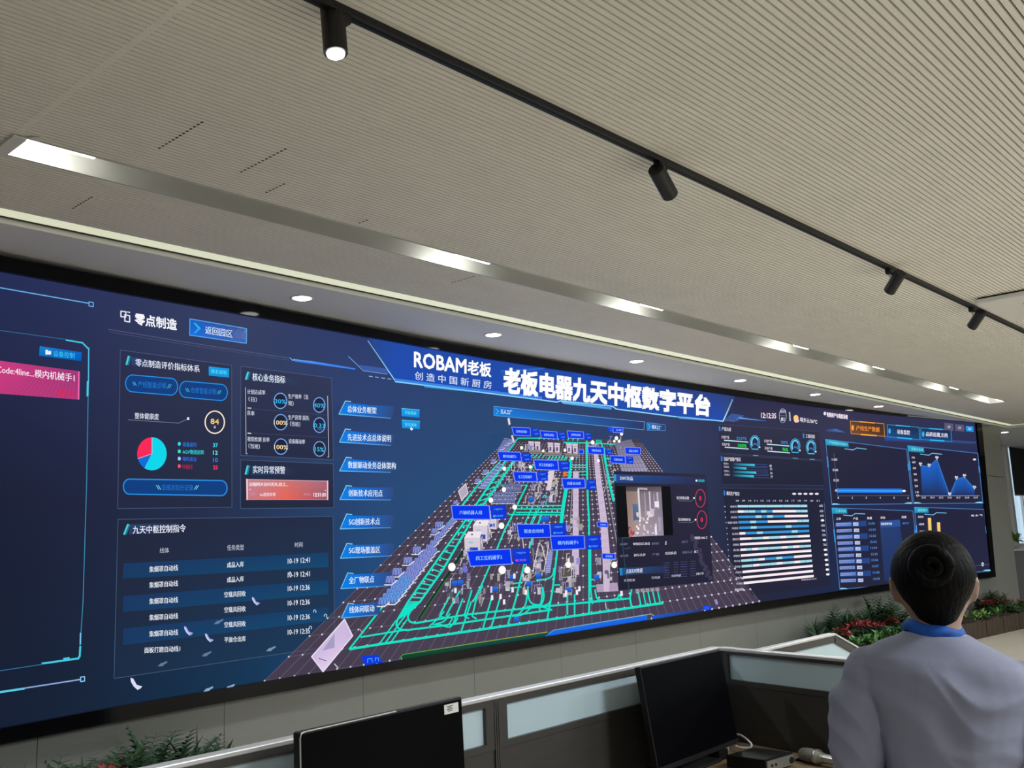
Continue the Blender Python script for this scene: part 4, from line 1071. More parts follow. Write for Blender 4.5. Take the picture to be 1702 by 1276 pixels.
for a in ((760, 915, 790, 950, 10, 1.3), (742, 950, 780, 985, 12, 1.5), (745, 985, 772, 1000, 6, 1.2), (815, 950, 850, 985, 16, 1.4), (796, 975, 806, 1002, 8, 1.2), (868, 955, 900, 985, 16, 1.4), (880, 900, 912, 955, 26, 1.4), (845, 870, 866, 898, 14, 1.2), (873, 822, 902, 838, 16, 1.1), (908, 790, 925, 835, 26, 1.2), (925, 925, 965, 990, 26, 1.5), (985, 930, 1026, 965, 16, 1.4), (852, 768, 884, 782, 12, 1), (873, 742, 885, 752, 8, .8), (842, 790, 860, 806, 8, 1), (872, 800, 905, 822, 14, 1), (940, 858, 970, 880, 14, 1.2), (975, 735, 992, 745, 8, .8), (1010, 728, 1032, 745, 8, .8), (1008, 775, 1024, 790, 6, .8)): cluster(*a)
for x0, y0, x1, y1 in ((900, 905, 912, 950), (895, 905, 886, 950), (868, 892, 876, 950), (904, 950, 912, 905)): g.line([(x0, y0), (x1, y1)], 1.3, C(225, 215, 222))
strip([(917, 782), (914, 800), (912, 815)], [10, 8, 6], C(222, 206, 220)); strip([(915, 916), (910, 952)], [8, 9], C(120, 130, 195))
for k in range(12): g.line([(911 - k * .4, 918 + k * 3), (919 - k * .4, 917 + k * 3)], .8, C(180, 185, 225))
g.quad([(936, 784), (941, 783), (942, 791), (936, 792)], C(235, 110, 40)); g.line([(937, 786), (943, 785)], .8, C(250, 150, 70))
for x, y in ((755, 969), (765.5, 968), (822.5, 979), (879, 970), (851.5, 959), (895, 957), (903, 863), (908, 862), (945, 980), (991.5, 959), (883, 830), (858.5, 1029.5)):
    g.quad([(x - 4.5, y - 4), (x + 4.5, y - 4.5), (x + 5, y + 4), (x - 4, y + 4.5)], [C(45, 115, 225), C(45, 115, 225), C(20, 75, 195), C(20, 75, 195)])
for x, y in ((757, 981), (818, 993), (832, 991), (874, 984), (852, 980), (941, 985), (959, 984), (963, 978), (838, 1000), (855, 957), (945, 932), (1033, 986)): g.quad([(x - 2, y - 4), (x + 1.8, y - 4.3), (x + 2, y + 4), (x - 2, y + 4.5)], C(240, 236, 242))
for k in range(5): g.quad([(1056 + k * 8.2, 979 - k * .6), (1062.5 + k * 8.2, 978.3 - k * .6), (1063.5 + k * 8.2, 984 - k * .6), (1057 + k * 8.2, 984.7 - k * .6)], C(150, 146, 160))
# white translucent discs and panes
for x, y, r in ((751, 942, 6.3), (834.7, 947, 6.2), (876.5, 947, 5.2), (833.5, 873.5, 4.8), (855.4, 842.5, 4), (816, 831, 4), (837.5, 813.5, 3.6), (838, 778.5, 3.2), (881.5, 775.8, 2.8), (945, 938.5, 4.6), (1021, 938.5, 4.9), (908, 793.5, 2.8), (994.5, 765.5, 2.6), (985, 735, 3.2), (1024.5, 728, 3), (1029, 733, 2.4), (1021, 733, 2.2), (1033, 721, 2.6), (867, 744, 2.6), (951, 761.5, 2.6), (903, 749, 2.2), (939, 748, 2.4), (944, 938, 4.4)):
    g.ell(x, y, r, r * 1.12, C(248, 246, 240)); g.ell(x + r * .15, y + r * .2, r * .7, r * .75, C(255, 255, 252))
g.ell(773.5, 947, 4.2, 4.6, C(115, 110, 220))
g.quad([(774.5, 802), (779, 820), (767, 833), (761, 815.5)], C(205, 195, 210)); g.quad([(774, 806), (776.8, 819), (767.5, 828.5), (763.5, 816)], C(180, 168, 190))
g.quad([(572.5, 1029), (586, 1056.5), (537, 1116), (518, 1091)], [C(205, 185, 222), C(205, 180, 222), C(228, 205, 238), C(200, 182, 220)]); g.line([(572.5, 1029), (586, 1056.5), (537, 1116), (518, 1091)], 2, C(232, 222, 240), True); g.poly([(556, 1052), (556, 1076), (536, 1081)], C(165, 158, 195)); g.line([(530, 1094), (542, 1098)], 1.4, C(110, 95, 125))
g.poly([(843.5, 695), (847, 694.5), (848.5, 705), (845.5, 706.5)], C(225, 225, 235)); g.line([(556, 1103), (562, 1110)], 2, C(190, 185, 200)); g.line([(598, 1046), (604, 1052)], 1.6, C(160, 150, 175)); g.line([(1006, 1001), (1008, 1012)], 1.2, C(220, 220, 230)); g.poly([(1187, 997), (1191, 995), (1194, 1003), (1190, 1005)], C(150, 140, 190))
g.line([(851, 724), (854, 734)], 3, C(225, 210, 228))
DMAP = g.d + 0.001; g.make('production_machinery', fmap)
# blue location boards
BB = C(0, 52, 238); BE = C(130, 150, 245); BT = C(70, 180, 255)
boards = [((750, 840), (813, 840), (815, 863), (753, 862.5), '六轴机器人线', (814.5, 840), (841, 838.2), (842, 861.6), (816.5, 862.5), 6.5, (70, 205, 190)), ((776.4, 915.8), (848, 912), (850.7, 937), (782, 941), '四工位机械手2', (851, 912), (880, 910.5), (882.7, 937.8), (853, 936.3), 7.5, (230, 70, 180)), ((859, 871), (913.7, 871), (915.6, 892.6), (863, 894), '钣金自动线', (915, 870.2), (940, 868.7), (942, 889), (918, 890), 6.5, (60, 170, 230)), ((914.8, 890.7), (971, 889.8), (972, 911.4), (917.6, 914), '模内机械手1', (973.5, 889.8), (998, 888.3), (999.5, 912.4), (975, 913), 6.5, (60, 170, 230)),
          ((852.6, 783.5), (891, 784.5), (893, 800.4), (856, 799.9), '五工位机械手', (893, 783.7), (910, 782), (911, 798.6), (894.5, 799.5), 5.4, None), ((887, 763.8), (926.9, 764.7), (928.8, 781.6), (890, 779.8), '四工位机械手1', (928, 765.5), (947.5, 767), (946.5, 782.2), (929.8, 781.6), 5.4, None), ((933.6, 794.8), (972, 795.7), (973, 810.8), (936.4, 811.7), '风幕自动线', (975, 797), (991, 798), (990, 814.5), (975, 813.5), 5.2, None), ((827, 750.4), (864.7, 751.5), (867, 766.3), (830.6, 765), '模内机械手2', (866, 752.5), (882, 752.9), (883, 767.8), (868, 766.8), 5, None),
          ((850.5, 709.7), (881, 711), (882, 724.3), (854, 723), '拉伸自动线3', (883, 711), (896, 713), (896.5, 724.5), (884, 724.3), 4.6, None), ((897, 715.5), (925.5, 717.5), (926.7, 729.5), (900, 728), '拉伸自动线2', (927.5, 717.8), (940, 719), (941, 730.5), (928.5, 729.5), 4.4, None), ((942.5, 715.7), (969.5, 717.5), (970.5, 729), (944.5, 728), '拉伸自动线', (971, 718.5), (982.5, 720), (983.5, 731), (972, 730), 4.2, None), ((1018.5, 710), (1035.5, 710.7), (1035.5, 719), (1019, 718.3), '立库', (1009, 709.2), (1018, 710), (1017.5, 718.3), (1009.5, 717.5), 3.2, None),
          ((977, 742), (1003.5, 743), (1004.5, 755), (978, 754), '喷粉自动线', (1005, 745), (1017.5, 746.5), (1018, 755.5), (1006, 754.8), 4.2, None), ((1038.5, 743.2), (1064.5, 744), (1065, 755.5), (1040, 754.2), '成品立体库', None, None, None, None, 4.2, None), ((1014, 757), (1038.8, 758), (1039.7, 770.5), (1015, 769), '打磨自动线', (1040, 758), (1052.5, 759), (1052.7, 771), (1041, 770.3), 4.2, None),
          ((992, 867.2), (1010, 868.2), (1010.5, 876), (993, 875.2), '总装线', None, None, None, None, 3.2, None), ((1000.5, 919.5), (1022, 920), (1022.5, 929), (1001.5, 928.2), '总装线2', None, None, None, None, 3.8, None), ((962, 747), (970, 747.2), (970, 754), (962, 754), '', None, None, None, None, 3, None)]
boards_n = 0
for tl, tr, br, bl, s, a, b, c, d, h, dot in boards:
    g = Gfx(d=DMAP + boards_n * 0.0008); boards_n += 1
    g.quad([tl, tr, br, bl], BB); g.line([tl, tr, br, bl], 1.5 if h > 5 else 1.0, BE, True)
    cx0, cx1 = tl[0] * .82 + tr[0] * .18 + 1, tl[0] * .2 + tr[0] * .8 + 1; yl = (tl[1] + bl[1]) / 2; yr = (tr[1] + br[1]) / 2
    if s: g.text(s, cx0 + 1, yl * .8 + yr * .2, cx1, yl * .2 + yr * .8, h, C(165, 215, 255), bold=.012)
    if a:
        g.quad([a, b, c, d], [C(20, 60, 215), C(15, 50, 205), C(10, 50, 215), C(5, 45, 220)])
        x0 = a[0] * .75 + b[0] * .25; x1 = a[0] * .25 + b[0] * .75; ya = a[1] * .72 + d[1] * .28; yb = a[1] * .22 + d[1] * .78
        g.text('产线运行中', x0, ya, x1 + 1, ya - .6, h * .45, BT if h < 6 else C(90, 200, 245)); g.text('近期报警', x0 + 2, yb, x1 + 2, yb - .6, h * .5, BT if dot != (230, 70, 180) else C(160, 110, 235))
        if dot: g.ell(x0 + .3, yb, 1.7, 2, C(*dot))
    g.make('location_board', fmap)

# ---- video popup over the map
g = Gfx(d=DMAP + 0.016)
g.quad([(1020, 782.5), (1173.5, 788), (1185.7, 966), (1028.6, 981)], [C(36, 34, 54), C(44, 42, 66), C(36, 36, 58), C(32, 32, 52)])
g.quad([(1022, 788), (1172, 793), (1173, 806), (1023, 802)], [C(34, 78, 150), C(42, 44, 72), C(40, 42, 68), C(34, 66, 126)]); g.quad([(1020.5, 788), (1024, 788.3), (1024.5, 799.5), (1020.8, 799)], C(40, 150, 220))
g.text('2507次品', 1030, 794, 1052, 795, 6.5, C(235, 235, 245), bold=.02); g.ell(1157.5, 798.5, 1.6, 1.8, C(230, 240, 245)); g.text('设备视频', 1160, 798.5, 1171, 798.8, 4.5, C(50, 190, 205), bold=.02)
g.quad([(1023, 807.5), (1114, 808), (1119, 889), (1027, 892.5)], C(10, 11, 16))
VD = [(1040, 808), (1099, 808.5), (1103.3, 889.7), (1045.4, 892)]
def vq(u0, v0, u1, v1, cols):
    p = np.array(VD, float)
    f = lambda u, v: p[0] * (1 - u) * (1 - v) + p[1] * u * (1 - v) + p[2] * u * v + p[3] * (1 - u) * v
    g.quad([f(u0, v0), f(u1, v0), f(u1, v1), f(u0, v1)], cols)
vq(0, 0, 1, 1, [C(92, 82, 84), C(130, 115, 125), C(150, 140, 162), C(190, 170, 178)])
vq(0, 0, 1, .1, [C(60, 55, 58), C(95, 82, 90), C(110, 98, 108), C(90, 80, 84)]); vq(0, .1, .33, .9, [C(135, 115, 108), C(150, 132, 128), C(175, 150, 146), C(165, 135, 130)]); vq(.16, .35, .32, .68, [C(88, 112, 146), C(95, 120, 155), C(80, 102, 138), C(75, 96, 130)])
for u, v0, v1, w, c in ((.35, .05, .7, .05, (225, 218, 222)), (.52, .12, .6, .03, (175, 160, 175)), (.66, .1, .55, .04, (205, 195, 212)), (.78, .15, .5, .03, (165, 152, 175)), (.88, .12, .45, .05, (190, 178, 200)), (.6, .5, .62, .09, (225, 218, 225)), (.72, .45, .6, .08, (200, 190, 205)), (.85, .3, .42, .12, (235, 232, 240)), (.78, .75, .98, .06, (235, 230, 238)), (.45, .15, .5, .06, (135, 124, 134)), (.9, .62, .9, .08, (165, 155, 180))): vq(u - w / 2, v0, u + w / 2, v1, C(*c))
for k in range(40):
    u, v = rr.uniform(.2, .75), rr.uniform(.55, .98); s = rr.uniform(.01, .035); vq(u - s, v - s, u + s, v + s, C(*rr.choice([(245, 240, 245), (205, 190, 200), (160, 145, 155), (230, 205, 205)])))
for k in range(12):
    u, v = rr.uniform(0, .16), rr.uniform(.8, 1); s = rr.uniform(.015, .04); vq(max(0, u - s), v - s, u + s, min(1, v + s), C(*rr.choice([(170, 80, 80), (200, 120, 115), (130, 65, 70)])))
g.text('车间监控画面', 1060, 811.5, 1076, 812.2, 3.2, C(240, 232, 240), bold=.02)
for cx_, cy_, yt in ((1164, 828, 827), (1166.5, 863.5, 863)):
    g.ring(cx_, cy_, 8.8, 15.5, 1.4, C(185, 60, 95)); g.text('0', cx_ - 1.8, cy_, cx_ + 1.8, cy_, 7, C(245, 50, 85), bold=.04); g.text('当日停机次数' if cy_ < 850 else '当日停机时长', 1124.5 + (cy_ - 828) * .07, yt, 1145.5 + (cy_ - 828) * .07, yt + .5, 5, C(225, 222, 235), bold=.02)
    g.ell(cx_ - 10.5, yt + .5, 1.4, 1.6, C(235, 235, 245)); g.line([(1128, yt + 5), (1149, yt + 5.5), (cx_ - 12, yt + 2)], .7, C(120, 115, 140))
tx_ = C(200, 200, 216); td_ = C(120, 120, 150)
for s, x0, x1, y, cc, h in (('设备编号', 1030, 1043, 904, td_, 3.8), ('WM2022-DC-00-02', 1052, 1080, 903.5, C(225, 225, 236), 4.2), ('保养状态', 1083, 1095.5, 903, td_, 4), ('正', 1105, 1108.5, 902, C(235, 235, 245), 5), ('运行工', 1133, 1144, 900, td_, 4), ('智慧制造 HMD 工', 1152, 1176, 893.5, C(230, 228, 238), 4.5), ('否', 1153, 1156.5, 905, C(225, 225, 235), 4), ('投产日期', 1031, 1044, 923.5, td_, 4), ('2015-12-29', 1053.5, 1072.5, 922, C(225, 225, 236), 4.2), ('产能', 1084, 1096, 921, td_, 4), ('152/200-03', 1105.5, 1124, 919, C(220, 220, 232), 4.5), ('维修人员', 1134, 1151, 917.5, td_, 4), ('张工', 1154, 1160, 916.5, C(235, 235, 245), 4.5), ('计划任务', 1037, 1055.5, 964, tx_, 4.2), ('已完成', 1083, 1097, 959.5, tx_, 4.2), ('完成进度', 1116, 1132, 956.5, tx_, 4.2), ('操作', 1157, 1170, 953, tx_, 4.2)):
    g.text(s, x0, y + .4, x1, y - .4, h, cc, bold=.02)
g.quad([(1030, 944), (1110, 940), (1110, 951), (1031, 956)], [C(36, 84, 140), C(40, 46, 80), C(40, 46, 78), C(34, 72, 120)]); g.quad([(1029.5, 944), (1034, 943.8), (1035, 956), (1030.5, 956.3)], C(35, 130, 190)); g.text('点巡实时数据', 1040, 949.5, 1068, 947.5, 7, C(225, 228, 240), bold=.015)
for j in range(7):
    for x0, x1 in ((1103.5, 1113), (1120, 1127), (1131, 1142), (1147.5, 1156)): g.line([(x0, 935.5 + j * 4 - (x0 - 1103) * .06), (x1, 935 + j * 4 - (x0 - 1103) * .06)], .9, C(72, 74, 118))
for k in range(16): x, y = 1148 + k * 1.8 + rr.uniform(-3, 3), 888 + k * 4.6; g.quad([(x, y), (x + 6, y - .5), (x + 7, y + 6), (x, y + 7)], C(62, 56, 82))
g.line([(1034, 894), (1047, 893.5)], .7, C(45, 120, 125)); g.line([(1034, 894), (1038, 935), (1046, 980)], .8, C(40, 90, 105)); g.line([(1038, 912), (1048, 910)], .7, C(45, 120, 125))
g.make('video_popup', vw, 'dark pop-up with workshop video picture')
# ------------------------------------------------------------------ right-hand pages of the display
g = Gfx(1)
lw = C(228, 226, 240)
g.text('12:12:35', 1265, 690, 1290, 691, 8.5, C(250, 225, 238), bold=.03); g.ring(1301, 690.7, 6.3, 12.3, 1.0, C(150, 155, 180)); g.text('10/19', 1297, 683.5, 1306, 684, 5, lw, bold=.02); g.line([(1296, 690.3), (1306, 690.8)], .8, C(110, 115, 145)); g.text('周三', 1298, 696.5, 1305, 697, 5.5, lw, bold=.03)
g.line([(1312.3, 685), (1313.3, 699)], 2.0, C(200, 200, 220)); g.ell(1323, 694.5, 4.2, 5, C(250, 205, 120)); g.ell(1324, 699, 4.2, 3.2, C(250, 200, 195)); g.text('晴多云/26℃', 1330, 697, 1358.5, 701, 7.5, C(240, 232, 242), bold=.025)
g.make('clock_row', vw)
g = Gfx(1)
def hdr(x, y, s, x1, h=6.5):
    g.quad([(x, y - 4.2), (x + 2.6, y - 4), (x + 3, y + 4.2), (x + .4, y + 4)], C(50, 120, 215)); g.text(s, x + 5, y + .5, x1, y + 1.5, h, C(225, 222, 236), bold=.02)
pn = C(34, 36, 58)
g.quad([(1194, 705), (1360, 716), (1366, 766), (1199, 756)], [C(42, 44, 70), C(40, 40, 64), pn, pn]); g.quad([(1199, 757), (1366, 767), (1369, 806), (1201, 805)], pn); g.quad([(1201, 811), (1369, 813), (1380, 972), (1226, 992)], [pn, pn, C(36, 38, 60), C(38, 36, 56)])
for a in (((1194, 705), (1360, 717)), ((1197, 752.5), (1366, 764)), ((1198, 754.5), (1366, 766)), ((1201, 805), (1369, 806.5)), ((1202, 811), (1369, 813))): g.line(a, .7, C(62, 72, 100))
for x in (1256, 1322, 1350): g.line([(x - 4, 752.5 + (x - 1197) * .068), (x + 4, 753 + (x - 1197) * .068)], 1, C(120, 170, 190))
hdr(1194.5, 712, '产量达成', 1215); hdr(1334, 724, '工装利用', 1354)
for x, y, xe, vx0, vx1, s1, s2 in ((1199, 726, 1243, 1224, 1241, '3237%', '100%'), (1270, 732.5, 1311.5, 1298, 1310, '30%', '96%')):
    g.text('计划产量', x, y, x + 13, y + .8, 5, C(228, 200, 222), bold=.02); g.text(s1, vx0, y + 2.2, vx1, y + 3, 5.2, C(60, 150, 240), bold=.02); g.line([(x + 5, y + 5.5), (xe, y + 8.5)], 1.6, C(195, 235, 245))
    g.text('实际产量', x + 1, y + 12, x + 14, y + 12.8, 5, C(228, 200, 222), bold=.02); g.text(s2, vx0 + 2.5, y + 14, vx1, y + 15, 5.4, C(40, 215, 75), bold=.03); g.line([(x + 6, y + 17), (xe + 1, y + 20)], 1.6, C(195, 235, 245))
for x, y in ((1254.6, 735.5), (1321.7, 741), (1348, 743)):
    g.ring(x, y, 8.5, 12.6, 1.3, C(70, 160, 220), 130, 410); g.ring(x, y, 6.6, 10.2, 2.4, C(110, 205, 235), 140, 330); g.ring(x, y, 6.6, 10.2, 2.4, C(60, 130, 190), 330, 400); g.ell(x, y + 2, 3.2, 6, C(25, 34, 70)); g.text('92%', x - 2.6, y + 2, x + 3, y + 2.3, 2.8, C(110, 180, 240)); g.line([(x - 5, y + 10.5), (x + 5.5, y + 11)], 1.6, C(80, 190, 235)); g.ell(x + 8, y + 7.5, 1.2, 1.4, C(245, 235, 225))
hdr(1198, 762, '当前产能排产情况', 1231)
for k, (y, xe) in enumerate(((771, 1254.5), (776.5, 1240.5), (783.5, 1257), (789.5, 1253))):
    g.quad([(1217, y - 1.5), (xe, y), (xe, y + 4), (1217, y + 2)], [C(36, 44, 70), C(60, 215, 240), C(40, 180, 225), C(36, 42, 66)]); g.line([(xe, y + .2), (1275 + k * .8, y + 1)], .6, C(70, 95, 170)); g.line([(xe, y + 4), (1276 + k * .8, y + 4.6)], .6, C(70, 95, 170)); g.text('线体' + 'ABCD'[k], 1202.5 + k * .5, y - 1, 1211 + k * .8, y - .5, 3.6, C(190, 188, 205), bold=.02); g.text(str(68 + 3 * k), 1279 + k * .6, y + 2.8, 1282.5 + k * .6, y + 3, 3.6, C(215, 212, 226), bold=.03)
hdr(1202.5, 819, '模具生产情况', 1229)
for k in range(5): g.ell(1320 + k * 9.4, 820.5, 3.4, 1.7, C(235, 228, 240))
for k in range(14): g.text('%02d' % (k + 8), 1223 + k * 10.3, 832, 1228 + k * 10.3, 832, 2.8, C(190, 186, 205), bold=.03)
WP, WC, WB = C(252, 238, 244), C(165, 220, 235), C(55, 150, 215)
rows_l = [680, 713, 747, 780, 815, 850, 884, 918, 952, 988, 1020, 1055, 1090, 1125, 1160]; rows_r = [678, 710, 740, 770, 803, 834, 865, 895, 927, 957, 988, 1020, 1052, 1084, 1115]
xl_ = [172, 173, 176, 178, 182, 184, 186, 188, 190, 193, 195, 198, 203, 206, 210]; xr_ = [607, 609, 611, 618, 618, 620, 622, 628, 630, 632, 635, 637, 641, 644, 648]
segs = ['CCCCCCCCCCCC', 'WCCBCBWWWWCC', 'BBBCBCBBWWWW', 'BBCBBWWWWWCC', 'BBCBBBBBCBBB', 'WBBCBBBBBCBB', 'WWCCWCCWCCWW', 'WWWWWWWWWWWW', 'WCWCCCCWCWCC', 'WWWWWWWWWWWW', 'CCCWBBCBBWWW', 'CCWCCCWCCWCC', 'WWWWWWWWWWWW', 'WWWWWWWWWWWW', 'WWWWWWWWWWWW']
names_ = ['侧板线', '前板线', '机壳线', '面板打磨线', '风道线', '灶具线', '烟机线', '洗碗机', '蒸箱', '烤箱线', '净水线', '消毒柜', '总装线', '包装线', '检测线']
for k in range(15):
    x0, x1 = 1180 + xl_[k] / 3.755, 1180 + xr_[k] / 3.755; y0, y1 = 660 + rows_l[k] / 3.755, 660 + rows_r[k] / 3.755
    n_ = len(segs[k])
    for i, ch in enumerate(segs[k]):
        a, b = i / n_, (i + 1) / n_; cc = {'W': WP, 'C': WC, 'B': WB}[ch]
        fa = lambda t: (x0 + (x1 - x0) * t, y0 + (y1 - y0) * t)
        pa, pb = fa(a), fa(b); g.quad([(pa[0], pa[1] - 2), (pb[0], pb[1] - 2), (pb[0], pb[1] + 2), (pa[0], pa[1] + 2)], cc)
        if ch == 'C' and i % 3 == 1: g.line([(pb[0] - 1, pb[1] - 2), (pb[0] - 1, pb[1] + 2)], .7, WB)
    g.text(names_[k], x0 - (12 if k != 3 else 18), y0 + .7, x0 - 1.5, y0 + .4, 3.6, C(200, 196, 215), bold=.02); g.ell(x0 - 21 + k * .1, y0 + .5, .8, .8, C(220, 218, 230))
    yr = 660 + [677, 710, 739, 768, 800, 832, 860, 890, 920, 952, 982, 1015, 1045, 1075, 1105][k] / 3.755; xr = 1180 + (690 + 3 * k) / 3.755
    if k in (3, 7, 9, 10, 12, 13, 14, 11): g.ell(xr + 1, yr, 3, 1.9, C(245, 240, 246))
    else: g.text('%d%%' % (60 + k * 2), xr - 2, yr, xr + 4, yr, 3.6, C(215, 212, 228), bold=.02)
g.text('测试线', 1221, 980, 1236, 979, 3.8, C(210, 206, 222), bold=.03); g.text('数据更新时间', 1332, 963.5, 1357, 961.5, 2.6, C(190, 186, 205), bold=.02); g.line([(1370, 836), (1379, 955)], .7, C(85, 105, 150))
g.make('production_page', vw, 'dashboard page with rows of white and blue bars')

g = Gfx(1)
g.ell(1371, 687, 2.2, 3, lw); g.text('智能排产与调度系统', 1374, 688.5, 1409, 693, 7.5, C(246, 232, 242), bold=.03)
g.quad([(1371, 714), (1390, 712.5), (1405, 718.5), (1374, 717.5)], [C(48, 60, 105), C(70, 110, 190), C(60, 100, 180), C(44, 60, 110)])
g.quad([(1470, 724), (1622, 734), (1622, 738), (1470, 733)], [C(50, 90, 170), C(60, 80, 140), C(46, 56, 100), C(40, 60, 120)])
def hexbtn(q, edge_c, fill, s, tx0, tx1, tcol, h):
    g.quad(q, fill); g.line(q, 1.2, edge_c * .6, True)
    m_ = lambda a, b, t: tuple(np.array(a) * (1 - t) + np.array(b) * t)
    g.line([m_(q[0], q[1], .28), m_(q[0], q[1], .72)], 1.8, edge_c); g.line([m_(q[3], q[2], .3), m_(q[3], q[2], .75)], 2.2, edge_c); g.ell(q[0][0] + 4, (q[0][1] + q[3][1]) / 2 + .7, 2, 4.6, edge_c)
    yl, yr = (q[0][1] + q[3][1]) / 2, (q[1][1] + q[2][1]) / 2; g.text(s, tx0, yl + (yr - yl) * (tx0 - q[0][0]) / (q[1][0] - q[0][0]), tx1, yl + (yr - yl) * (tx1 - q[0][0]) / (q[1][0] - q[0][0]), h, tcol, bold=.025)
hexbtn([(1413.3, 699.5), (1469, 704), (1470.5, 725), (1414.6, 720.5)], C(255, 165, 60), [C(90, 60, 45), C(60, 42, 40), C(80, 55, 40), C(120, 75, 45)], '产线生产数据', 1423, 1462, C(255, 150, 55), 8)
hexbtn([(1474.5, 705.5), (1527.3, 710), (1528.7, 730.5), (1475.5, 725.5)], C(55, 180, 235), [C(28, 50, 90), C(34, 38, 70), C(24, 70, 120), C(22, 80, 140)], '设备监控', 1491, 1512.5, C(245, 235, 245), 7.5)
hexbtn([(1530.5, 711), (1580.5, 714.5), (1582, 733.5), (1530.5, 730)], C(55, 180, 235), [C(28, 50, 90), C(34, 38, 70), C(24, 70, 120), C(22, 80, 140)], '品质追溯,文档', 1539, 1575, C(245, 235, 245), 7.5)
for q, c in (([(1569.5, 702.5), (1584.5, 704), (1585, 716), (1570, 714.5)], C(92, 86, 118)), ([(1587, 704.5), (1602, 706), (1603, 717), (1588, 716)], C(92, 84, 112)), ([(1605, 707.5), (1617.5, 708.5), (1618.5, 717.5), (1606, 716.5)], C(35, 150, 225))):
    g.quad(q, c); g.ring((q[0][0] + q[2][0]) / 2, (q[0][1] + q[2][1]) / 2, 2.4, 2, .9, C(205, 200, 215) if c[2] < .6 else C(190, 235, 255))
g.make('page_header', vw, 'row of one orange and two blue page buttons')
def panel(q, s, tabw):
    g.quad(q, [C(36, 36, 60), C(38, 38, 64), C(38, 40, 66), C(36, 38, 60)])
    g.line(q, 1.2, C(75, 120, 180), True)
    x, y = q[0]; sl = (q[1][1] - y) / (q[1][0] - x)
    g.quad([(x, y), (x + tabw, y + sl * tabw), (x + tabw + 1, y + sl * tabw + 9), (x + 1, y + 9.5)], [C(45, 170, 210), C(40, 140, 185), C(35, 110, 150), C(35, 150, 190)]); g.text(s, x + 6, y + 5, x + tabw - 1, y + 4.5 + sl * tabw, 5, C(120, 235, 240), bold=.02)
    g.line([(x + tabw - 6, y + 11 + sl * tabw), (x + tabw + 8, y + 12 + sl * (tabw + 8)), (x + tabw + 14, y + 8 + sl * (tabw + 14)), (x + tabw + 30, y + 8 + sl * (tabw + 30))], 1.3, C(120, 190, 230))
    a, b = np.array(q[1]), np.array(q[2]); g.line([a + (b - a) * .27, a + (b - a) * .38], 2.6, C(60, 140, 220)); a, b = np.array(q[0]), np.array(q[3]); g.line([a + (b - a) * .27, a + (b - a) * .42], 2.2, C(60, 150, 220))
    for c_, sx in ((q[3], 1), (q[2], -1)): g.poly([(c_[0], c_[1]), (c_[0] + 14 * sx, c_[1] - .5), (c_[0] + 9 * sx, c_[1] - 2), (c_[0] + 2 * sx, c_[1] - 2.4)], C(140, 215, 245))
def Z(x, y): return (1360 + x / 3.753, 660 + y / 3.753)
ax = C(205, 200, 218)
g = Gfx(2)
panel([Z(45, 262), Z(552, 325), Z(587, 664), Z(85, 670)], '产线停机时间统计', 38)
g.line([Z(98, 350), Z(120, 615), Z(570, 612)], .8, C(100, 96, 125))
for (x, y), s in zip(((85, 388), (90, 453), (95, 517), (103, 581)), ('1:00', '0:40', '0:20', '0')): a = Z(x, y); g.text(s, a[0], a[1], a[0] + 9, a[1] + .3, 4, ax, bold=.03)
a, b, c_, d = Z(118, 568), Z(522, 570), Z(525, 598), Z(120, 596); g.quad([a, b, c_, d], [C(40, 120, 230), C(30, 115, 235), C(25, 110, 235), C(35, 120, 235)]); g.line([Z(119, 582), Z(522, 584)], 2.4, C(60, 165, 250)); e_ = Z(535, 584); g.ell(e_[0], e_[1], 3, 1.9, C(240, 238, 246))
for k in range(6): a = Z(125 + k * 87, 627); g.text('123456'[k], a[0] - .8, a[1], a[0] + 1, a[1], 3.2, ax, bold=.03)
g.make('downtime_chart', vw, 'dashboard chart with one wide blue bar')
g = Gfx(2)
panel([Z(558, 302), Z(995, 350), Z(1027, 660), Z(595, 663)], '设备开机率', 27)
pts = [(638, 425), (692, 432), (740, 385), (820, 612), (862, 510), (912, 498), (975, 570)]
for p_, q_ in zip(pts[:-1], pts[1:]):
    a, b = Z(*p_), Z(*q_); g.quad([a, b, Z(q_[0], 615), Z(p_[0] + (10 if p_[0] < 650 else 0), 615)], [C(30, 100, 200), C(30, 100, 200), C(34, 44, 84), C(34, 46, 90)]); g.line([a, b], .9, C(70, 130, 215))
for p_ in pts: a = Z(p_[0], p_[1] - 12); g.text('86', a[0] - 2.6, a[1], a[0] + 2.8, a[1], 3.4, C(240, 238, 248), bold=.04); a = Z(*p_); g.ell(a[0], a[1], 1, 1, C(235, 238, 250))
for k, y in enumerate((377, 405, 442, 480, 517, 554, 592, 613)): a = Z(582 + k * 4, y); g.text(str(max(0, 70 - k * 10)), a[0], a[1], a[0] + 5.5, a[1], 3.2, ax, bold=.04)
g.line([Z(620, 615), Z(1005, 614)], .9, C(150, 160, 190))
for k in range(7): a = Z(650 + k * 54, 626); g.text('10-%d' % (13 + k), a[0] - 1, a[1], a[0] + 5.5, a[1], 3, ax, bold=.03)
a = Z(975, 388); g.ell(a[0], a[1], 2.6, 1.7, lw); a = Z(1013, 392); g.ell(a[0], a[1], 1.2, 1, lw)
g.make('area_chart', vw, 'dashboard chart with blue filled area')
g = Gfx(2)
panel([Z(85, 690), Z(590, 708), Z(640, 1155), Z(135, 1197)], '工单列表', 25)
for x, y, s in ((112, 758, '工单'), (218, 757, '产品'), (305, 754, '数量'), (388, 751, '状态'), (520, 747, '进度')): a = Z(x, y); g.text(s, a[0], a[1], a[0] + 8, a[1] - .2, 4, C(205, 202, 220), bold=.03)
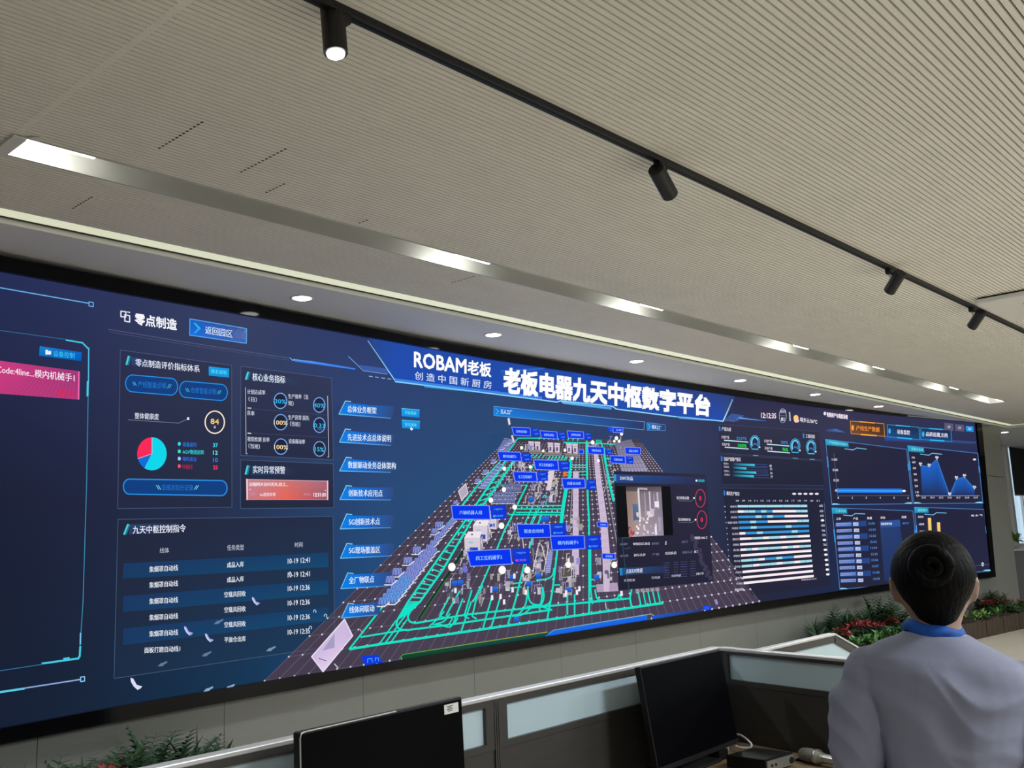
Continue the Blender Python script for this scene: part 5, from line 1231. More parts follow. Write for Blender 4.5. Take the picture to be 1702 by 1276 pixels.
yy = [792, 831, 870, 908, 946, 986, 1023, 1062, 1102, 1142]; xx = [110, 115, 117, 121, 124, 128, 131, 134, 138, 141]
for k in range(10):
    x, y = xx[k], yy[k]
    if k % 2 == 0: g.quad([Z(x - 2, y - 14), Z(x + 190, y - 22), Z(x + 191, y + 12), Z(x - 1, y + 20)], [C(32, 64, 120), C(38, 72, 138), C(38, 72, 138), C(32, 64, 120)])
    a, b = Z(x, y + 3), Z(x + 95, y); 
    g.quad([(a[0], a[1] - 2.6), (b[0], b[1] - 2.8), (b[0], b[1] + 2.4), (a[0], a[1] + 2.6)], [C(150, 165, 220), C(130, 155, 225), C(110, 140, 215), C(140, 158, 220)]); g.text('MO2210190%d' % k, a[0] + 1, a[1], b[0] - 1, b[1], 3.4, C(60, 80, 150), bold=.01)
    a = Z(x + 108, y); g.rect(a[0], a[1] - 3, a[0] + 8.5, a[1] + 2.6, C(205, 212, 240)); g.text('油烟', a[0] + 1, a[1], a[0] + 7.5, a[1], 3.4, C(110, 120, 180), bold=.02)
    a = Z(x + 202, y - 4 - k * .6); g.text('15:0%d' % k, a[0], a[1], a[0] + 11, a[1] - .3, 3.8, C(85, 145, 220), bold=.02)
g.quad([Z(384, 772), Z(505, 762), Z(555, 1140), Z(412, 1148)], [C(40, 66, 116), C(38, 62, 110), C(36, 54, 104), C(34, 50, 96)]); g.quad([Z(384, 772), Z(510, 764), Z(513, 806), Z(388, 814)], [C(52, 80, 140), C(44, 84, 160), C(44, 84, 160), C(50, 76, 136)]); a = Z(390, 790); g.text('设备保养任务', a[0], a[1], a[0] + 19, a[1] - .4, 4, C(200, 210, 240), bold=.04); a = Z(525, 786); g.text('进行中', a[0], a[1], a[0] + 11, a[1] - .3, 3.8, C(60, 120, 210), bold=.03)
g.line([Z(385, 812), Z(412, 1148)], .8, C(40, 44, 70))
g.make('order_table', vw, 'dashboard table with light blue order cells')
g = Gfx(2)
panel([Z(600, 685), Z(1035, 700), Z(1078, 1083), Z(640, 1115)], '能耗统计', 23)
for x, y, s in ((622, 746, '5000'), (627, 792, '4000'), (632, 838, '3000')): a = Z(x, y); g.text(s, a[0], a[1], a[0] + 9, a[1] - .1, 3.4, ax, bold=.03)
for (x0, y0, x1, y1) in ((684, 752, 704, 990), (741, 780, 760, 990), (800, 900, 818, 990)): g.quad([Z(x0, y0), Z(x1, y0), Z(x1 + 10, y1), Z(x0 + 10, y1)], [C(250, 215, 130), C(245, 205, 120), C(220, 160, 70), C(225, 170, 80)])
a = Z(955, 738); b = Z(1025, 735); g.text('电 水 气', a[0], a[1], b[0], b[1], 3.2, C(225, 222, 235), bold=.03)
a = Z(1018, 1042); g.text('0', a[0], a[1], a[0] + 4, a[1], 6, C(235, 235, 245), bold=.05); g.line([Z(960, 1052), Z(1068, 1042)], .7, C(90, 95, 125))
g.make('energy_chart', vw, 'dashboard chart with yellow bars')
# ------------------------------------------------------------------ desk partitions, desk, monitors and what lies on the desk
MT['frame'] = mat('partition_frame', (0.045, 0.041, 0.037, 1), 0.42, noise=0.1)
MT['lowpanel'] = mat('partition_laminate', (0.040, 0.036, 0.032, 1), 0.5, noise=0.25, nscale=6, stretch=(1, 1, 14))
MT['frost'] = mat('frosted_glass', (0.50, 0.63, 0.70, 1), 0.2, spec=0.6, noise=0.04, nscale=3)
MT['cap'] = mat('cap_rail', (0.66, 0.65, 0.66, 1), 0.35, 0.4, noise=0.03)
MT['screen_off'] = mat('monitor_glass', (0.003, 0.003, 0.004, 1), 0.3, spec=0.03, noise=0.1)
MT['wood'] = mat('desk_wood', (0.26, 0.18, 0.10, 1), 0.45, noise=0.25, nscale=5, stretch=(1, 12, 1))
MT['label'] = mat('paper_label', (0.72, 0.72, 0.70, 1), 0.6, noise=0.02)
MT['cable_white'] = mat('white_cable', (0.7, 0.7, 0.7, 1), 0.4, noise=0.05)
MT['silver'] = mat('brushed_silver', (0.5, 0.5, 0.47, 1), 0.33, 0.8, noise=0.1)
UP = np.array([0, 0, 1.0])
DZ = 0.85            # desk height
def on_plane(px, py, A, nrm):
    d = ray(px, py); return EYE + d * (((A - EYE) @ nrm) / (d @ nrm))
def partition(A, B, zt, glasses, label, group, cut=None, th=0.036):
    """A, B plan ends; glasses: list of (u0, u1, z0, z1) along the run; cut: drop of the far end as (run, height)"""
    A, B = np.array(A[:2]), np.array(B[:2]); Ln = np.linalg.norm(B - A); t = (B - A) / Ln; n = np.array([t[1], -t[0]])
    T, N = np.array([*t, 0]), np.array([*n, 0]); O = np.array([*A, 0])
    root = thing('desk_partition', (A[0] + t[0] * Ln / 2, A[1] + t[1] * Ln / 2, 0), label, 'desk partition', group)
    def bar(mb, u0, u1, z0, z1, w, mi=0):
        mb.obox(O + T * (u0 + u1) / 2 + UP * (z0 + z1) / 2, T, N, UP, (u1 - u0) / 2, w / 2, (z1 - z0) / 2, mi)
    Le = Ln - (cut[0] if cut else 0)
    mb = MB(); bar(mb, -0.01, Le, zt - 0.013, zt, th + 0.004)
    if cut:
        a, b = O + T * Le + UP * (zt - .005), O + T * Ln + UP * (zt - cut[1] - .005); d = _n(b - a); mb.obox((a + b) / 2, d, N, np.cross(d, N), np.linalg.norm(b - a) / 2, th / 2 + .002, 0.005)
    bevel(link('cap_rail', mb.mesh('cap_rail', MT['cap']), root), 0.003)
    if cut:
        gz0 = glasses[0][2]; u0 = glasses[0][0]
        mb = MB(); bar(mb, 0, Le, zt - 0.045, zt - 0.013, th); bar(mb, 0, u0, 0.05, zt - 0.045, th); bar(mb, u0, Ln, gz0 - .05, gz0, th)
        a, b = O + T * Le + UP * (zt - .032), O + T * Ln + UP * (zt - cut[1] - .032); d = _n(b - a); mb.obox((a + b) / 2, d, N, np.cross(d, N), np.linalg.norm(b - a) / 2 + .01, th / 2, 0.014)
        link('frame', mb.mesh('frame', MT['frame']), root)
        mb = MB(); pts = [(u0, gz0), (Ln - .02, gz0), (Ln - .02, zt - cut[1] - .04), (Le, zt - .044), (u0, zt - .044)]
        f = [O + T * u + UP * z + N * .004 for u, z in pts]; r = [O + T * u + UP * z - N * .004 for u, z in pts]
        mb.add(f + r, [(0, 1, 2, 3, 4), (9, 8, 7, 6, 5)] + [(i, (i + 5), (i + 1) % 5 + 5, (i + 1) % 5) for i in range(5)]); link('glass_panel', mb.mesh('glass_panel', MT['frost']), root)
    else:
        mb = MB(); gz0, gz1 = min(g_[2] for g_ in glasses), max(g_[3] for g_ in glasses)
        bar(mb, 0, Ln, gz1, zt - 0.013, th); bar(mb, 0, Ln, gz0 - .02, gz0, th)
        us = [0] + [x for g_ in glasses for x in (g_[0], g_[1])] + [Ln]
        for i in range(0, len(us), 2):
            u0, u1 = us[i], us[i + 1]
            if u1 - u0 > 0.001:
                if 0 < i < len(us) - 2:                       # joint between two panels: two posts with dark slots
                    m_ = (u0 + u1) / 2; bar(mb, u0, m_ - .012, gz0, gz1, th); bar(mb, m_ + .012, u1, gz0, gz1, th)
                    for k in (-.009, 0, .009): bar(mb, m_ + k - .003, m_ + k + .003, 0.03, zt - .02, th + .004)
                else: bar(mb, u0, u1, gz0, gz1, th)
        link('frame', mb.mesh('frame', MT['frame']), root)
        for u0, u1, z0, z1 in glasses:
            mb = MB(); bar(mb, u0, u1, z0, z1, 0.010); link('glass_panel', mb.mesh('glass_panel', MT['frost']), root)
    mb = MB(); bar(mb, 0.0, Ln, 0.03, min(g_[2] for g_ in glasses) - .02, th * .8); link('lower_panel', mb.mesh('lower_panel', MT['lowpanel']), root)
    for u in (0.06, Ln - .06):
        mb = MB(); bar(mb, u - .03, u + .03, 0, 0.03, th); link('foot', mb.mesh('foot', MT['blackmetal']), root)
    return root
PA = atz(1191, 1074, 1.2); PL = atz(241, 1276, 1.2); PL = PL - (PA - PL) * 0.12
t_ = _n((PA - PL)[:2]); run = lambda px, py: float((on_plane(px, py, PA, np.array([t_[1], -t_[0], 0])) - PL)[:2] @ t_)
LnP = np.linalg.norm((PA - PL)[:2])
zg0 = 1.062; zg1 = 1.160
partition(PL, PA, 1.2, [(0.10, run(801, 1200), zg0, zg1 + .008), (run(836, 1190), LnP - 0.04, zg0, zg1 + .004)], 'long dark desk partition with frosted panes behind both black monitors', 'desk partitions')
PW = atz(1417, 1094, 1.2); PWe = PA + (PW - PA) * 1.75
tw = _n((PW - PA)[:2]); runw = lambda px, py: float((on_plane(px, py, PA, np.array([tw[1], -tw[0], 0])) - PA)[:2] @ tw)
off = np.array([tw[0], tw[1], 0]) * 0.03
partition(PA + off, PWe, 1.2, [(runw(1215, 1110) - .03, np.linalg.norm((PWe - PA)[:2]) - 0.12, 1.078, 1.175)], 'dark side partition with frosted pane running behind the standing person', 'desk partitions')
z3 = 1.14
P3a, P3b = atz(1264, 1076, z3), atz(1395.5, 1052, z3)
P3b[1] = P3a[1] = 2.20
n3 = np.array([0, 1.0, 0]); c3 = on_plane(1423, 1075, P3b, n3)
P3e = np.array([c3[0], 2.20, 0]); P3a = np.array([3.72, 2.20, 0])
partition(P3a, P3e, z3, [(0.05, 0.5, 0.93, z3)], 'farther partition with slanted end and bright reflections in its glass', 'desk partitions', cut=(c3[0] - P3b[0], z3 - c3[2]))

# desk in the corner of the partitions
t = thing('desk', (2.3, 1.75, 0), 'tan wooden desk top in the corner between the dark partitions', 'desk')
mb = MB(); mb.add([], []); mb.hexa([(0.95, 1.35, DZ - .028), (3.33, 1.35, DZ - .028), (3.50, 2.08, DZ - .028), (0.95, 2.06, DZ - .028)], [(0.95, 1.35, DZ), (3.33, 1.35, DZ), (3.50, 2.08, DZ), (0.95, 2.06, DZ)]); bevel(link('desk_top', mb.mesh('desk_top', MT['wood']), t), 0.004)
for x, y in ((1.0, 1.48), (3.1, 1.48), (1.0, 2.0), (3.25, 2.0)):
    mb = MB(); mb.box((x - .025, y - .025, 0), (x + .025, y + .025, DZ - .028)); link('leg', mb.mesh('leg', MT['blackmetal']), t)

def monitor(a, b, h, tilt, label, sticker=None, silver=False):
    """a, b: top corners of the front face"""
    a, b = np.array(a), np.array(b); T = _n(b - a); N = np.cross(T, UP); N = N if N[1] < 0 else -N; N = _n(N)
    D = -UP * math.cos(tilt) + N * math.sin(tilt); F = np.cross(T, D); F = F if F @ N > 0 else -F; w = np.linalg.norm(b - a)
    c = a + T * w / 2 + D * h / 2
    foot = a + T * w / 2 + D * h; base = np.array([foot[0], foot[1], DZ]) - N * 0.07
    t = thing('monitor', (base[0], base[1], DZ), label, 'monitor', 'black computer monitors')
    mb = MB(); mb.obox(c - F * .012, T, D, F, w / 2, h / 2, .012); mb.obox(c - F * .035, T, D, F, w * .36, h * .34, .014); o = link('housing', mb.mesh('housing', MT['black']), t); bevel(o, 0.005, 3)
    mb = MB(); mb.obox(c + F * .0005 - D * .003, T, D, F, w / 2 - .006, h / 2 - .010, .0006); link('screen', mb.mesh('screen', MT['screen_off']), t)
    mb = MB(); mb.obox(c + F * .001 + D * (h / 2 - .008), T, D, F, w / 2 - .001, .008, .0018); link('chin', mb.mesh('chin', MT['blackmetal']), t)
    mb = MB(); p0 = c - F * .06; mb.tube([base + UP * .01 - N * .02, base + UP * .10 - N * .025, p0], [.028, .024, .022], 14); link('stand_neck', mb.mesh('stand_neck', MT['blackmetal']), t)
    mb = MB(); mb.obox(base + UP * .006, T, N, UP, .12, .085, .006); bevel(link('stand_base', mb.mesh('stand_base', MT['blackmetal']), t), .004)
    if silver:
        mb = MB(); mb.tube([a + T * .004 + D * h - F * .003, a + T * .0025 + D * .014, a + T * .006 + D * .004, a + T * .014 + D * .0015, a + T * (w * .55) + D * .001], .0022, 8); link('edge_trim', mb.mesh('edge_trim', MT['silver']), t)
    if sticker:
        (u0, v0, u1, v1) = sticker
        mb = MB(); mb.obox(a + T * (u0 + u1) / 2 * w + D * (v0 + v1) / 2 + F * .0022, T, D, F, (u1 - u0) / 2 * w, (v1 - v0) / 2, .0004); s = link('asset_label', mb.mesh('asset_label', MT['label']), t); s['label'] = 'white paper label'
        mb = MB()
        for k, (x0, x1) in enumerate(((.16, .60), (.22, .52), (.16, .60), (.24, .56))):
            uu = u0 + (u1 - u0) * (x0 + x1) / 2; vv = v0 + (v1 - v0) * (.22 + k * .16); mb.obox(a + T * uu * w + D * vv + F * .0027, T, D, F, (u1 - u0) * w * (x1 - x0) / 2, (v1 - v0) * .04, .0002)
        link('print', mb.mesh('print', MT['frame']), s)
    return t
za = 1.24; monitor(atz(497, 1217, za), atz(768, 1157, za), 0.36, math.radians(1.5), 'black monitor with white asset label, lower centre, nearer the camera', (0.865, .012, .965, .037), True)
za = 1.222; monitor(atz(1063, 1108, za), atz(1197, 1078, za), 0.34, math.radians(8.5), 'switched off black monitor in the corner of the partitions', None)

# set-top box, microphone, cables
b0, b1 = atz(1272, 1262.5, DZ + .047), atz(1318, 1249.5, DZ + .047)
t = thing('media_box', (b0[0] + .1, b0[1] + .1, DZ), 'flat black electronic box with silver front lying on the desk', 'box')
dx = b1[0] - b0[0]; y0 = (b0[1] + b1[1]) / 2
mb = MB(); mb.hexa([(b0[0], b0[1], DZ + .004), (b1[0], b1[1], DZ + .004), (b1[0], b1[1] + .15, DZ + .004), (b0[0], b0[1] + .15, DZ + .004)], [(b0[0], b0[1], DZ + .047), (b1[0], b1[1], DZ + .047), (b1[0], b1[1] + .15, DZ + .047), (b0[0], b0[1] + .15, DZ + .047)]); bevel(link('case', mb.mesh('case', MT['black']), t), .003)
mb = MB(); fx = np.array(b1 - b0); fx[2] = 0; fl = np.linalg.norm(fx); fx = fx / fl; fn = np.array([fx[1], -fx[0], 0])
cc = (b0 + b1) / 2; cc[2] = DZ + .0245; mb.obox(cc + fn * .002, fx, UP, fn, fl / 2 - .004, .017, .002); fp = link('front_panel', mb.mesh('front_panel', MT['silver']), t); fp['label'] = 'silver front panel'
for k in (-.32, -.18):
    mb = MB(); mb._lathe(cc + fx * fl * k + fn * .004, fn, [(0, .005), (.002, .005), (.002, 0)], 12, 0, False); link('button', mb.mesh('button', MT['blackmetal']), fp)
mb = MB(); mb._lathe(cc + fx * fl * .38 + fn * .004, fn, [(0, .011), (.006, .010), (.006, 0)], 16, 0, False); link('knob', mb.mesh('knob', MT['blackmetal']), fp)
for k in (0.15, .85):
    mb = MB(); mb.box((b0[0] + dx * k - .01, y0 + .03, DZ), (b0[0] + dx * k + .01, y0 + .12, DZ + .004)); link('foot', mb.mesh('foot', MT['black']), t)
m0, m1 = atz(1334, 1252.5, DZ + .027), atz(1388, 1264, DZ + .027)
ax = _n(m1 - m0)
t = thing('microphone', (m0[0], m0[1], DZ), 'silver microphone lying on the desk beside the black box', 'microphone')
mb = MB(); mb._lathe(m0, ax, [(-.012, 0), (-.010, .014), (0, .021), (.02, .024), (.05, .024), (.062, .022)], 20, 0, True); link('grille', mb.mesh('grille', mat('mic_mesh', (.25, .25, .22, 1), .5, .6, bump=.6, bscale=900, noise=.1)), t)
mb = MB(); mb._lathe(m0, ax, [(.060, .023), (.062, .026), (.074, .026), (.078, .020), (.10, .018)], 20, 0, True); link('collar', mb.mesh('collar', MT['silver']), t)
mb = MB(); mb._lathe(m0, ax, [(.098, .017), (.16, .0145), (.22, .0125), (.225, 0)], 20, 0, True); link('handle', mb.mesh('handle', MT['silver']), t)
mb = MB(); mb.box((m0[0] + .0, m0[1] - .04, DZ), (m0[0] + .09, m0[1] + .03, DZ + .006)); link('rest', mb.mesh('rest', MT['black']), t)
def cable(px, dep, r, m, name, label, zmin=DZ + .004):
    P = [atdepth(x, y, dep + (dd if isinstance(dd, float) else 0)) for x, y, dd in px]
    for p in P: p[2] = max(p[2], zmin)
    t = MB().tube(crv3(P), r, 8)
    o = link(name, t.mesh(name, m)); tag(o, label, 'cable'); return o
def crv3(p, n=8):
    p = [np.array(a, float) for a in p]; q = [2 * p[0] - p[1]] + p + [2 * p[-1] - p[-2]]; out = []
    for i in range(1, len(q) - 2):
        for k in range(n):
            s = k / n; out.append(.5 * (2 * q[i] + (q[i + 1] - q[i - 1]) * s + (2 * q[i - 1] - 5 * q[i] + 4 * q[i + 1] - q[i + 2]) * s * s + (3 * q[i] - q[i - 1] - 3 * q[i + 1] + q[i + 2]) * s ** 3))
    return out + [p[-1]]
o = cable([(1224, 1220, .06), (1232, 1222, .03), (1242, 1229, -.03), (1249, 1237, -.05), (1246, 1242, -.05), (1232, 1242, -.03), (1217, 1238, 0.), (1206, 1234.5, .02)], 3.60, .0038, MT['cable_white'], 'video_cable', 'thick white cable looped between monitor and desk')
p = atdepth(1203, 1240, 3.62); mb = MB(); mb.box((p[0] - .02, p[1] - .012, p[2] - .018), (p[0] + .018, p[1] + .012, p[2] + .018)); bevel(link('plug', mb.mesh('plug', MT['cable_white']), o), .004)
cable([(1176, 1244, .06), (1182, 1249, .04), (1194, 1260, .0), (1206, 1274, -.03), (1214, 1286, -.05)], 3.52, .0022, MT['cable_white'], 'charging_cable', 'thin white cable running down the desk below the monitor', DZ + .0025)
cable([(1110, 1268, .05), (1140, 1272, .04), (1165, 1270, .03), (1180, 1262, .05), (1178, 1252, .08)], 3.5, .004, MT['black'], 'power_cable', 'black cable lying along the foot of the corner monitor', DZ + .0045)
p = atz(1184, 1250, DZ + .02); p[1] -= .03; t = thing('power_adapter', (p[0], p[1], DZ), 'small black adapter with silver plug behind the thin white cable', 'adapter')
mb = MB(); mb.box((p[0] - .03, p[1] - .02, DZ), (p[0] + .03, p[1] + .03, DZ + .035)); bevel(link('case', mb.mesh('case', MT['black']), t), .005)
mb = MB(); mb.box((p[0] + .03, p[1] - .006, DZ + .013), (p[0] + .05, p[1] + .008, DZ + .025)); link('plug', mb.mesh('plug', MT['silver']), t)
# ------------------------------------------------------------------ planting along the foot of the video wall
MT['leaf_dark'] = mat('dark_fern_leaf', (0.028, 0.075, 0.026, 1), 0.5, noise=0.4, nscale=8)
MT['leaf'] = mat('green_leaf', (0.06, 0.17, 0.032, 1), 0.42, noise=0.4, nscale=6)
MT['leaf_lime'] = mat('light_green_leaf', (0.17, 0.34, 0.055, 1), 0.42, noise=0.35, nscale=6)
MT['leaf_red'] = mat('red_leaf', (0.30, 0.035, 0.035, 1), 0.45, noise=0.4, nscale=7)
MT['leaf_pink'] = mat('pink_leaf', (0.42, 0.14, 0.12, 1), 0.45, noise=0.3, nscale=7)
MT['leaf_white'] = mat('white_bract', (0.55, 0.57, 0.48, 1), 0.5, noise=0.15, nscale=7)
MT['stem'] = mat('plant_stem', (0.045, 0.06, 0.02, 1), 0.6, noise=0.3)
MT['stake'] = mat('planter_wood', (0.065, 0.042, 0.028, 1), 0.7, noise=0.45, nscale=9, stretch=(6, 6, 1), bump=.3, bscale=60)
MT['soil'] = mat('planter_soil', (0.03, 0.022, 0.015, 1), 0.9, noise=0.5)
pr = random.Random(11)
def leaf(mb, p, d, up, L, w, droop, mi=0, fold=.25):
    """pointed leaf blade from p along d, drooping"""
    d = _n(np.array(d, float)); s = _n(np.cross(d, up) + 1e-9); vs = []
    prof = (0.18, .8, 1.0, .72, .38, 0.02)
    q = np.array(p, float); dd = d.copy()
    for k, f in enumerate(prof):
        n_ = _n(np.cross(s, dd)); vs += [q - s * w * f / 2 + n_ * fold * w * f * .5, q, q + s * w * f / 2 + n_ * fold * w * f * .5]
        dd = _n(dd + np.array([0, 0, -1.0]) * droop / len(prof)); q = q + dd * L / (len(prof) - 1)
    fs = []
    for k in range(len(prof) - 1):
        a = 3 * k; fs += [(a, a + 1, a + 4, a + 3), (a + 1, a + 2, a + 5, a + 4)]
    mb.add(vs, fs, mi, True)
def rdir(el0, el1):
    a, e = pr.uniform(0, 2 * math.pi), math.radians(pr.uniform(el0, el1)); return np.array([math.cos(a) * math.cos(e), math.sin(a) * math.cos(e), math.sin(e)])
def fern(root, b, h):
    mb, sb = MB(), MB()
    for k in range(22):
        d = rdir(38, 86); L = h * pr.uniform(.75, 1.15); P = [b.copy()]; dd = d.copy(); n_ = 12
        for i in range(n_): dd = _n(dd + np.array([0, 0, -.10])); P.append(P[-1] + dd * L / n_)
        sb.tube(P, [.006 * (1 - i / (n_ + 3)) for i in range(n_ + 1)], 5, 0, False)
        for i in range(3, n_ + 1):
            t = _n(P[i] - P[i - 1]); s = _n(np.cross(t, UP)); l = L * .27 * math.sin(math.pi * (i / (n_ + 1)) ** .8) + .03
            for sg in (-1, 1): leaf(mb, P[i], t * .7 + s * sg, UP, l, l * .27, .5)
    link('frond', mb.mesh('frond', MT['leaf_dark']), root); link('stem', sb.mesh('stem', MT['stem']), root)
def spiky(root, b, h, m='leaf'):
    mb, sb = MB(), MB()
    sb.tube([b, b + UP * h * .45], [.014, .010], 7)
    for k in range(46): leaf(mb, b + UP * h * pr.uniform(.1, .46), rdir(15, 85), UP, h * pr.uniform(.45, .62), .036, pr.uniform(.3, 1.1))
    link('blade', mb.mesh('blade', MT[m]), root); link('stem', sb.mesh('stem', MT['stem']), root)
def red(root, b, h, m='leaf_red'):
    mb, rb, sb = MB(), MB(), MB()
    for k in range(7):
        a = 2 * math.pi * k / 7 + pr.random(); tip = b + np.array([math.cos(a) * h * .26, math.sin(a) * h * .26, h * pr.uniform(.75, .95)])
        if k == 0: tip = b + UP * h * .95
        sb.tube([b, (b + tip) / 2 + UP * .03, tip], [.007, .006, .004], 5)
        for i in range(10): leaf(rb, tip, rdir(-5, 60), UP, h * pr.uniform(.24, .36), h * .13, .7)
        for i in range(8): leaf(mb, b + (tip - b) * pr.uniform(.3, .85), rdir(-10, 35), UP, h * pr.uniform(.28, .4), h * .16, .9)
    link('bract', rb.mesh('bract', MT[m]), root); link('leaf', mb.mesh('leaf', MT['leaf_dark']), root); link('stem', sb.mesh('stem', MT['stem']), root)
def broad(root, b, h, white=0):
    mb, wb, sb = MB(), MB(), MB()
    for k in range(40):
        d = rdir(5, 85); q = b + d * h * pr.uniform(.35, .75); sb.tube([b, b + d * h * .3 + UP * .03, q], [.005, .004, .003], 5)
        leaf(mb, q, d * .7 + rdir(-20, 30) * .6, UP, h * pr.uniform(.4, .6), h * .24, .9)
    link('leaf', mb.mesh('leaf', MT['leaf_lime' if white else 'leaf']), root)
    if white:
        for k in range(white): d = rdir(30, 80); leaf(wb, b + d * h * pr.uniform(.65, .85), d + rdir(-10, 40) * .5, UP, h * .3, h * .16, .6)
        o = link('bloom', wb.mesh('bloom', MT['leaf_white']), root); o['label'] = 'white blooms'
    link('stem', sb.mesh('stem', MT['stem']), root)
KN = {'fern': ('fern', fern), 'spiky': ('spiky_plant', lambda r, b, h: spiky(r, b, h, 'leaf_dark')), 'red': ('red_leaved_plant', red), 'pink': ('red_leaved_plant', lambda r, b, h: red(r, b, h, 'leaf_pink')), 'broad': ('leafy_plant', broad), 'white': ('flowering_plant', lambda r, b, h: broad(r, b, h, 5))}
BASE = {'fern': .2, 'spiky': .2, 'red': .2, 'pink': .2, 'broad': .2, 'white': .2}
def plant(px, py, kind, d, label, group):
    P = on_wall(px, py, d)[0]; b = np.array([P[0], P[1], BASE[kind]]); h = max(.18, P[2] - b[2])
    nm, fn = KN[kind]
    t = thing(nm, tuple(b), label, 'plant', group); fn(t, b, h)
    # grow or shrink it so that its top is where the photo has it, and keep the leaves off the wall
    zt = max(v.co.z for c in t.children for v in c.data.vertices)
    k = h / (zt - b[2]); L = plan_at(0.125)
    for c in t.children:
        n_ = len(c.data.vertices); a = np.empty(n_ * 3); c.data.vertices.foreach_get('co', a); a = a.reshape(-1, 3)
        a = b + (a - b) * np.array([min(k, 1.25), min(k, 1.25), k])
        lim = np.interp(a[:, 0], L[:, 0], L[:, 1]); a[:, 1] = np.minimum(a[:, 1], lim); a[:, 2] = np.maximum(a[:, 2], .12)
        c.data.vertices.foreach_set('co', a.ravel()); c.data.update()
LB_ = 'plants at the left end of the bed'; RB_ = 'plants in the bed left of the person'; SB_ = 'plants in the bed right of the person'
for px, py, kd, d, lb in [
    (12, 1262, 'spiky', .42, 'dark spiky plant at the lower left corner of the picture'), (78, 1262, 'fern', .45, 'low dark fern, second from the left below the screen'), (138, 1255, 'spiky', .40, 'spiky dark green plant left of the tall ferns'),
    (175, 1247, 'fern', .42, 'low fern just left of the red leaves'), (215, 1228, 'fern', .33, 'bushy olive fern behind the red leaves'), (250, 1205, 'fern', .25, 'tallest dark fern against the wall, left of the desk partition'), (275, 1212, 'fern', .42, 'dark fern right of the tallest one, left planting'),
    (308, 1218, 'spiky', .30, 'spreading spiky plant beside the thin upright blade'), (350, 1230, 'fern', .34, 'low olive fern close to the partition rail'), (372, 1220, 'spiky', .30, 'last spiky green plant before the partition rail'), (292, 1226, 'fern', .5, 'low dark fern in front of the spiky plant, left planting'), (235, 1236, 'fern', .52, 'low dark fern right behind the red leaves'), (110, 1262, 'fern', .3, 'small dark fern near the wall seam at the lower left'), (188, 1266, 'red', .60, 'red leaved plant at the bottom edge, left planting')]: plant(px, py, kd, d, lb, LB_)
for px, py, kd, d, lb in [
    (1350, 1022, 'spiky', .28, 'first spiky plant at the left end of the right hand bed'), (1372, 1006, 'fern', .24, 'dark fern by the wall, second in the right hand bed'), (1396, 1000, 'fern', .24, 'dark fern by the wall above the red clump'), (1424, 1002, 'fern', .24, 'dark fern by the wall behind the red clump'), (1452, 985, 'fern', .24, 'tall dark fern by the wall near the person'), (1482, 984, 'fern', .26, 'dark fern by the wall next to the person'), (1410, 1014, 'spiky', .38, 'dark spiky plant above the middle of the red clump'), (1440, 1006, 'spiky', .36, 'dark spiky plant behind the right of the red clump'), (1468, 998, 'fern', .38, 'dark fern left of the ear in the right hand bed'), (1384, 1020, 'spiky', .38, 'dark spiky plant left of the red clump'), (1360, 1034, 'fern', .5, 'low fern behind the slanted glass partition'),
    (1398, 1040, 'red', .55, 'red plant lowest, over the slanted partition corner'), (1420, 1029, 'red', .52, 'red plant in the middle of the red clump'), (1438, 1027, 'red', .52, 'red plant right of the middle of the red clump'), (1457, 1031, 'red', .55, 'dark red plant at the right end of the red clump'), (1480, 1022, 'red', .52, 'bright red plant close behind the left shoulder'), (1406, 1048, 'pink', .62, 'pinkish plant beneath the red clump'),
    (1418, 1058, 'broad', .75, 'low green leafy plant right of the partition corner'), (1438, 1053, 'broad', .75, 'green leafy plant in front of the red clump'), (1458, 1047, 'broad', .72, 'green leafy plant in front, nearer the shoulder'), (1478, 1042, 'broad', .72, 'green leafy plant touching the left shoulder outline'), (1500, 1036, 'broad', .72, 'green leafy plant partly hidden by the blue scarf')]: plant(px, py, kd, d, lb, RB_)
for px, py, kd, d, lb in [
    (1634, 978, 'fern', .24, 'dark fern under the screen corner, right of the head'), (1652, 978, 'fern', .26, 'dark fern under the frame end, right of the head'), (1672, 983, 'fern', .28, 'dark fern against the grey end panel'),
    (1640, 995, 'red', .45, 'dark red plant right of the ear'), (1655, 990, 'pink', .42, 'pink plant below the screen corner'), (1677, 995, 'pink', .42, 'pink plant below the grey end panel'), (1696, 993, 'pink', .40, 'pink plant cut by the right edge of the picture'),
    (1618, 1016, 'white', .62, 'white flowering plant in the nearest wooden planter'), (1634, 1010, 'white', .6, 'white flowering plant behind the nearest planter'), (1650, 1009, 'broad', .6, 'green leafy plant in the second wooden planter'), (1664, 1013, 'broad', .55, 'green leafy plant at the end of the second planter'), (1680, 1009, 'broad', .55, 'green leafy plant in the third wooden planter'), (1697, 1008, 'broad', .5, 'green leafy plant at the picture edge above the planter')]: plant(px, py, kd, d, lb, SB_)
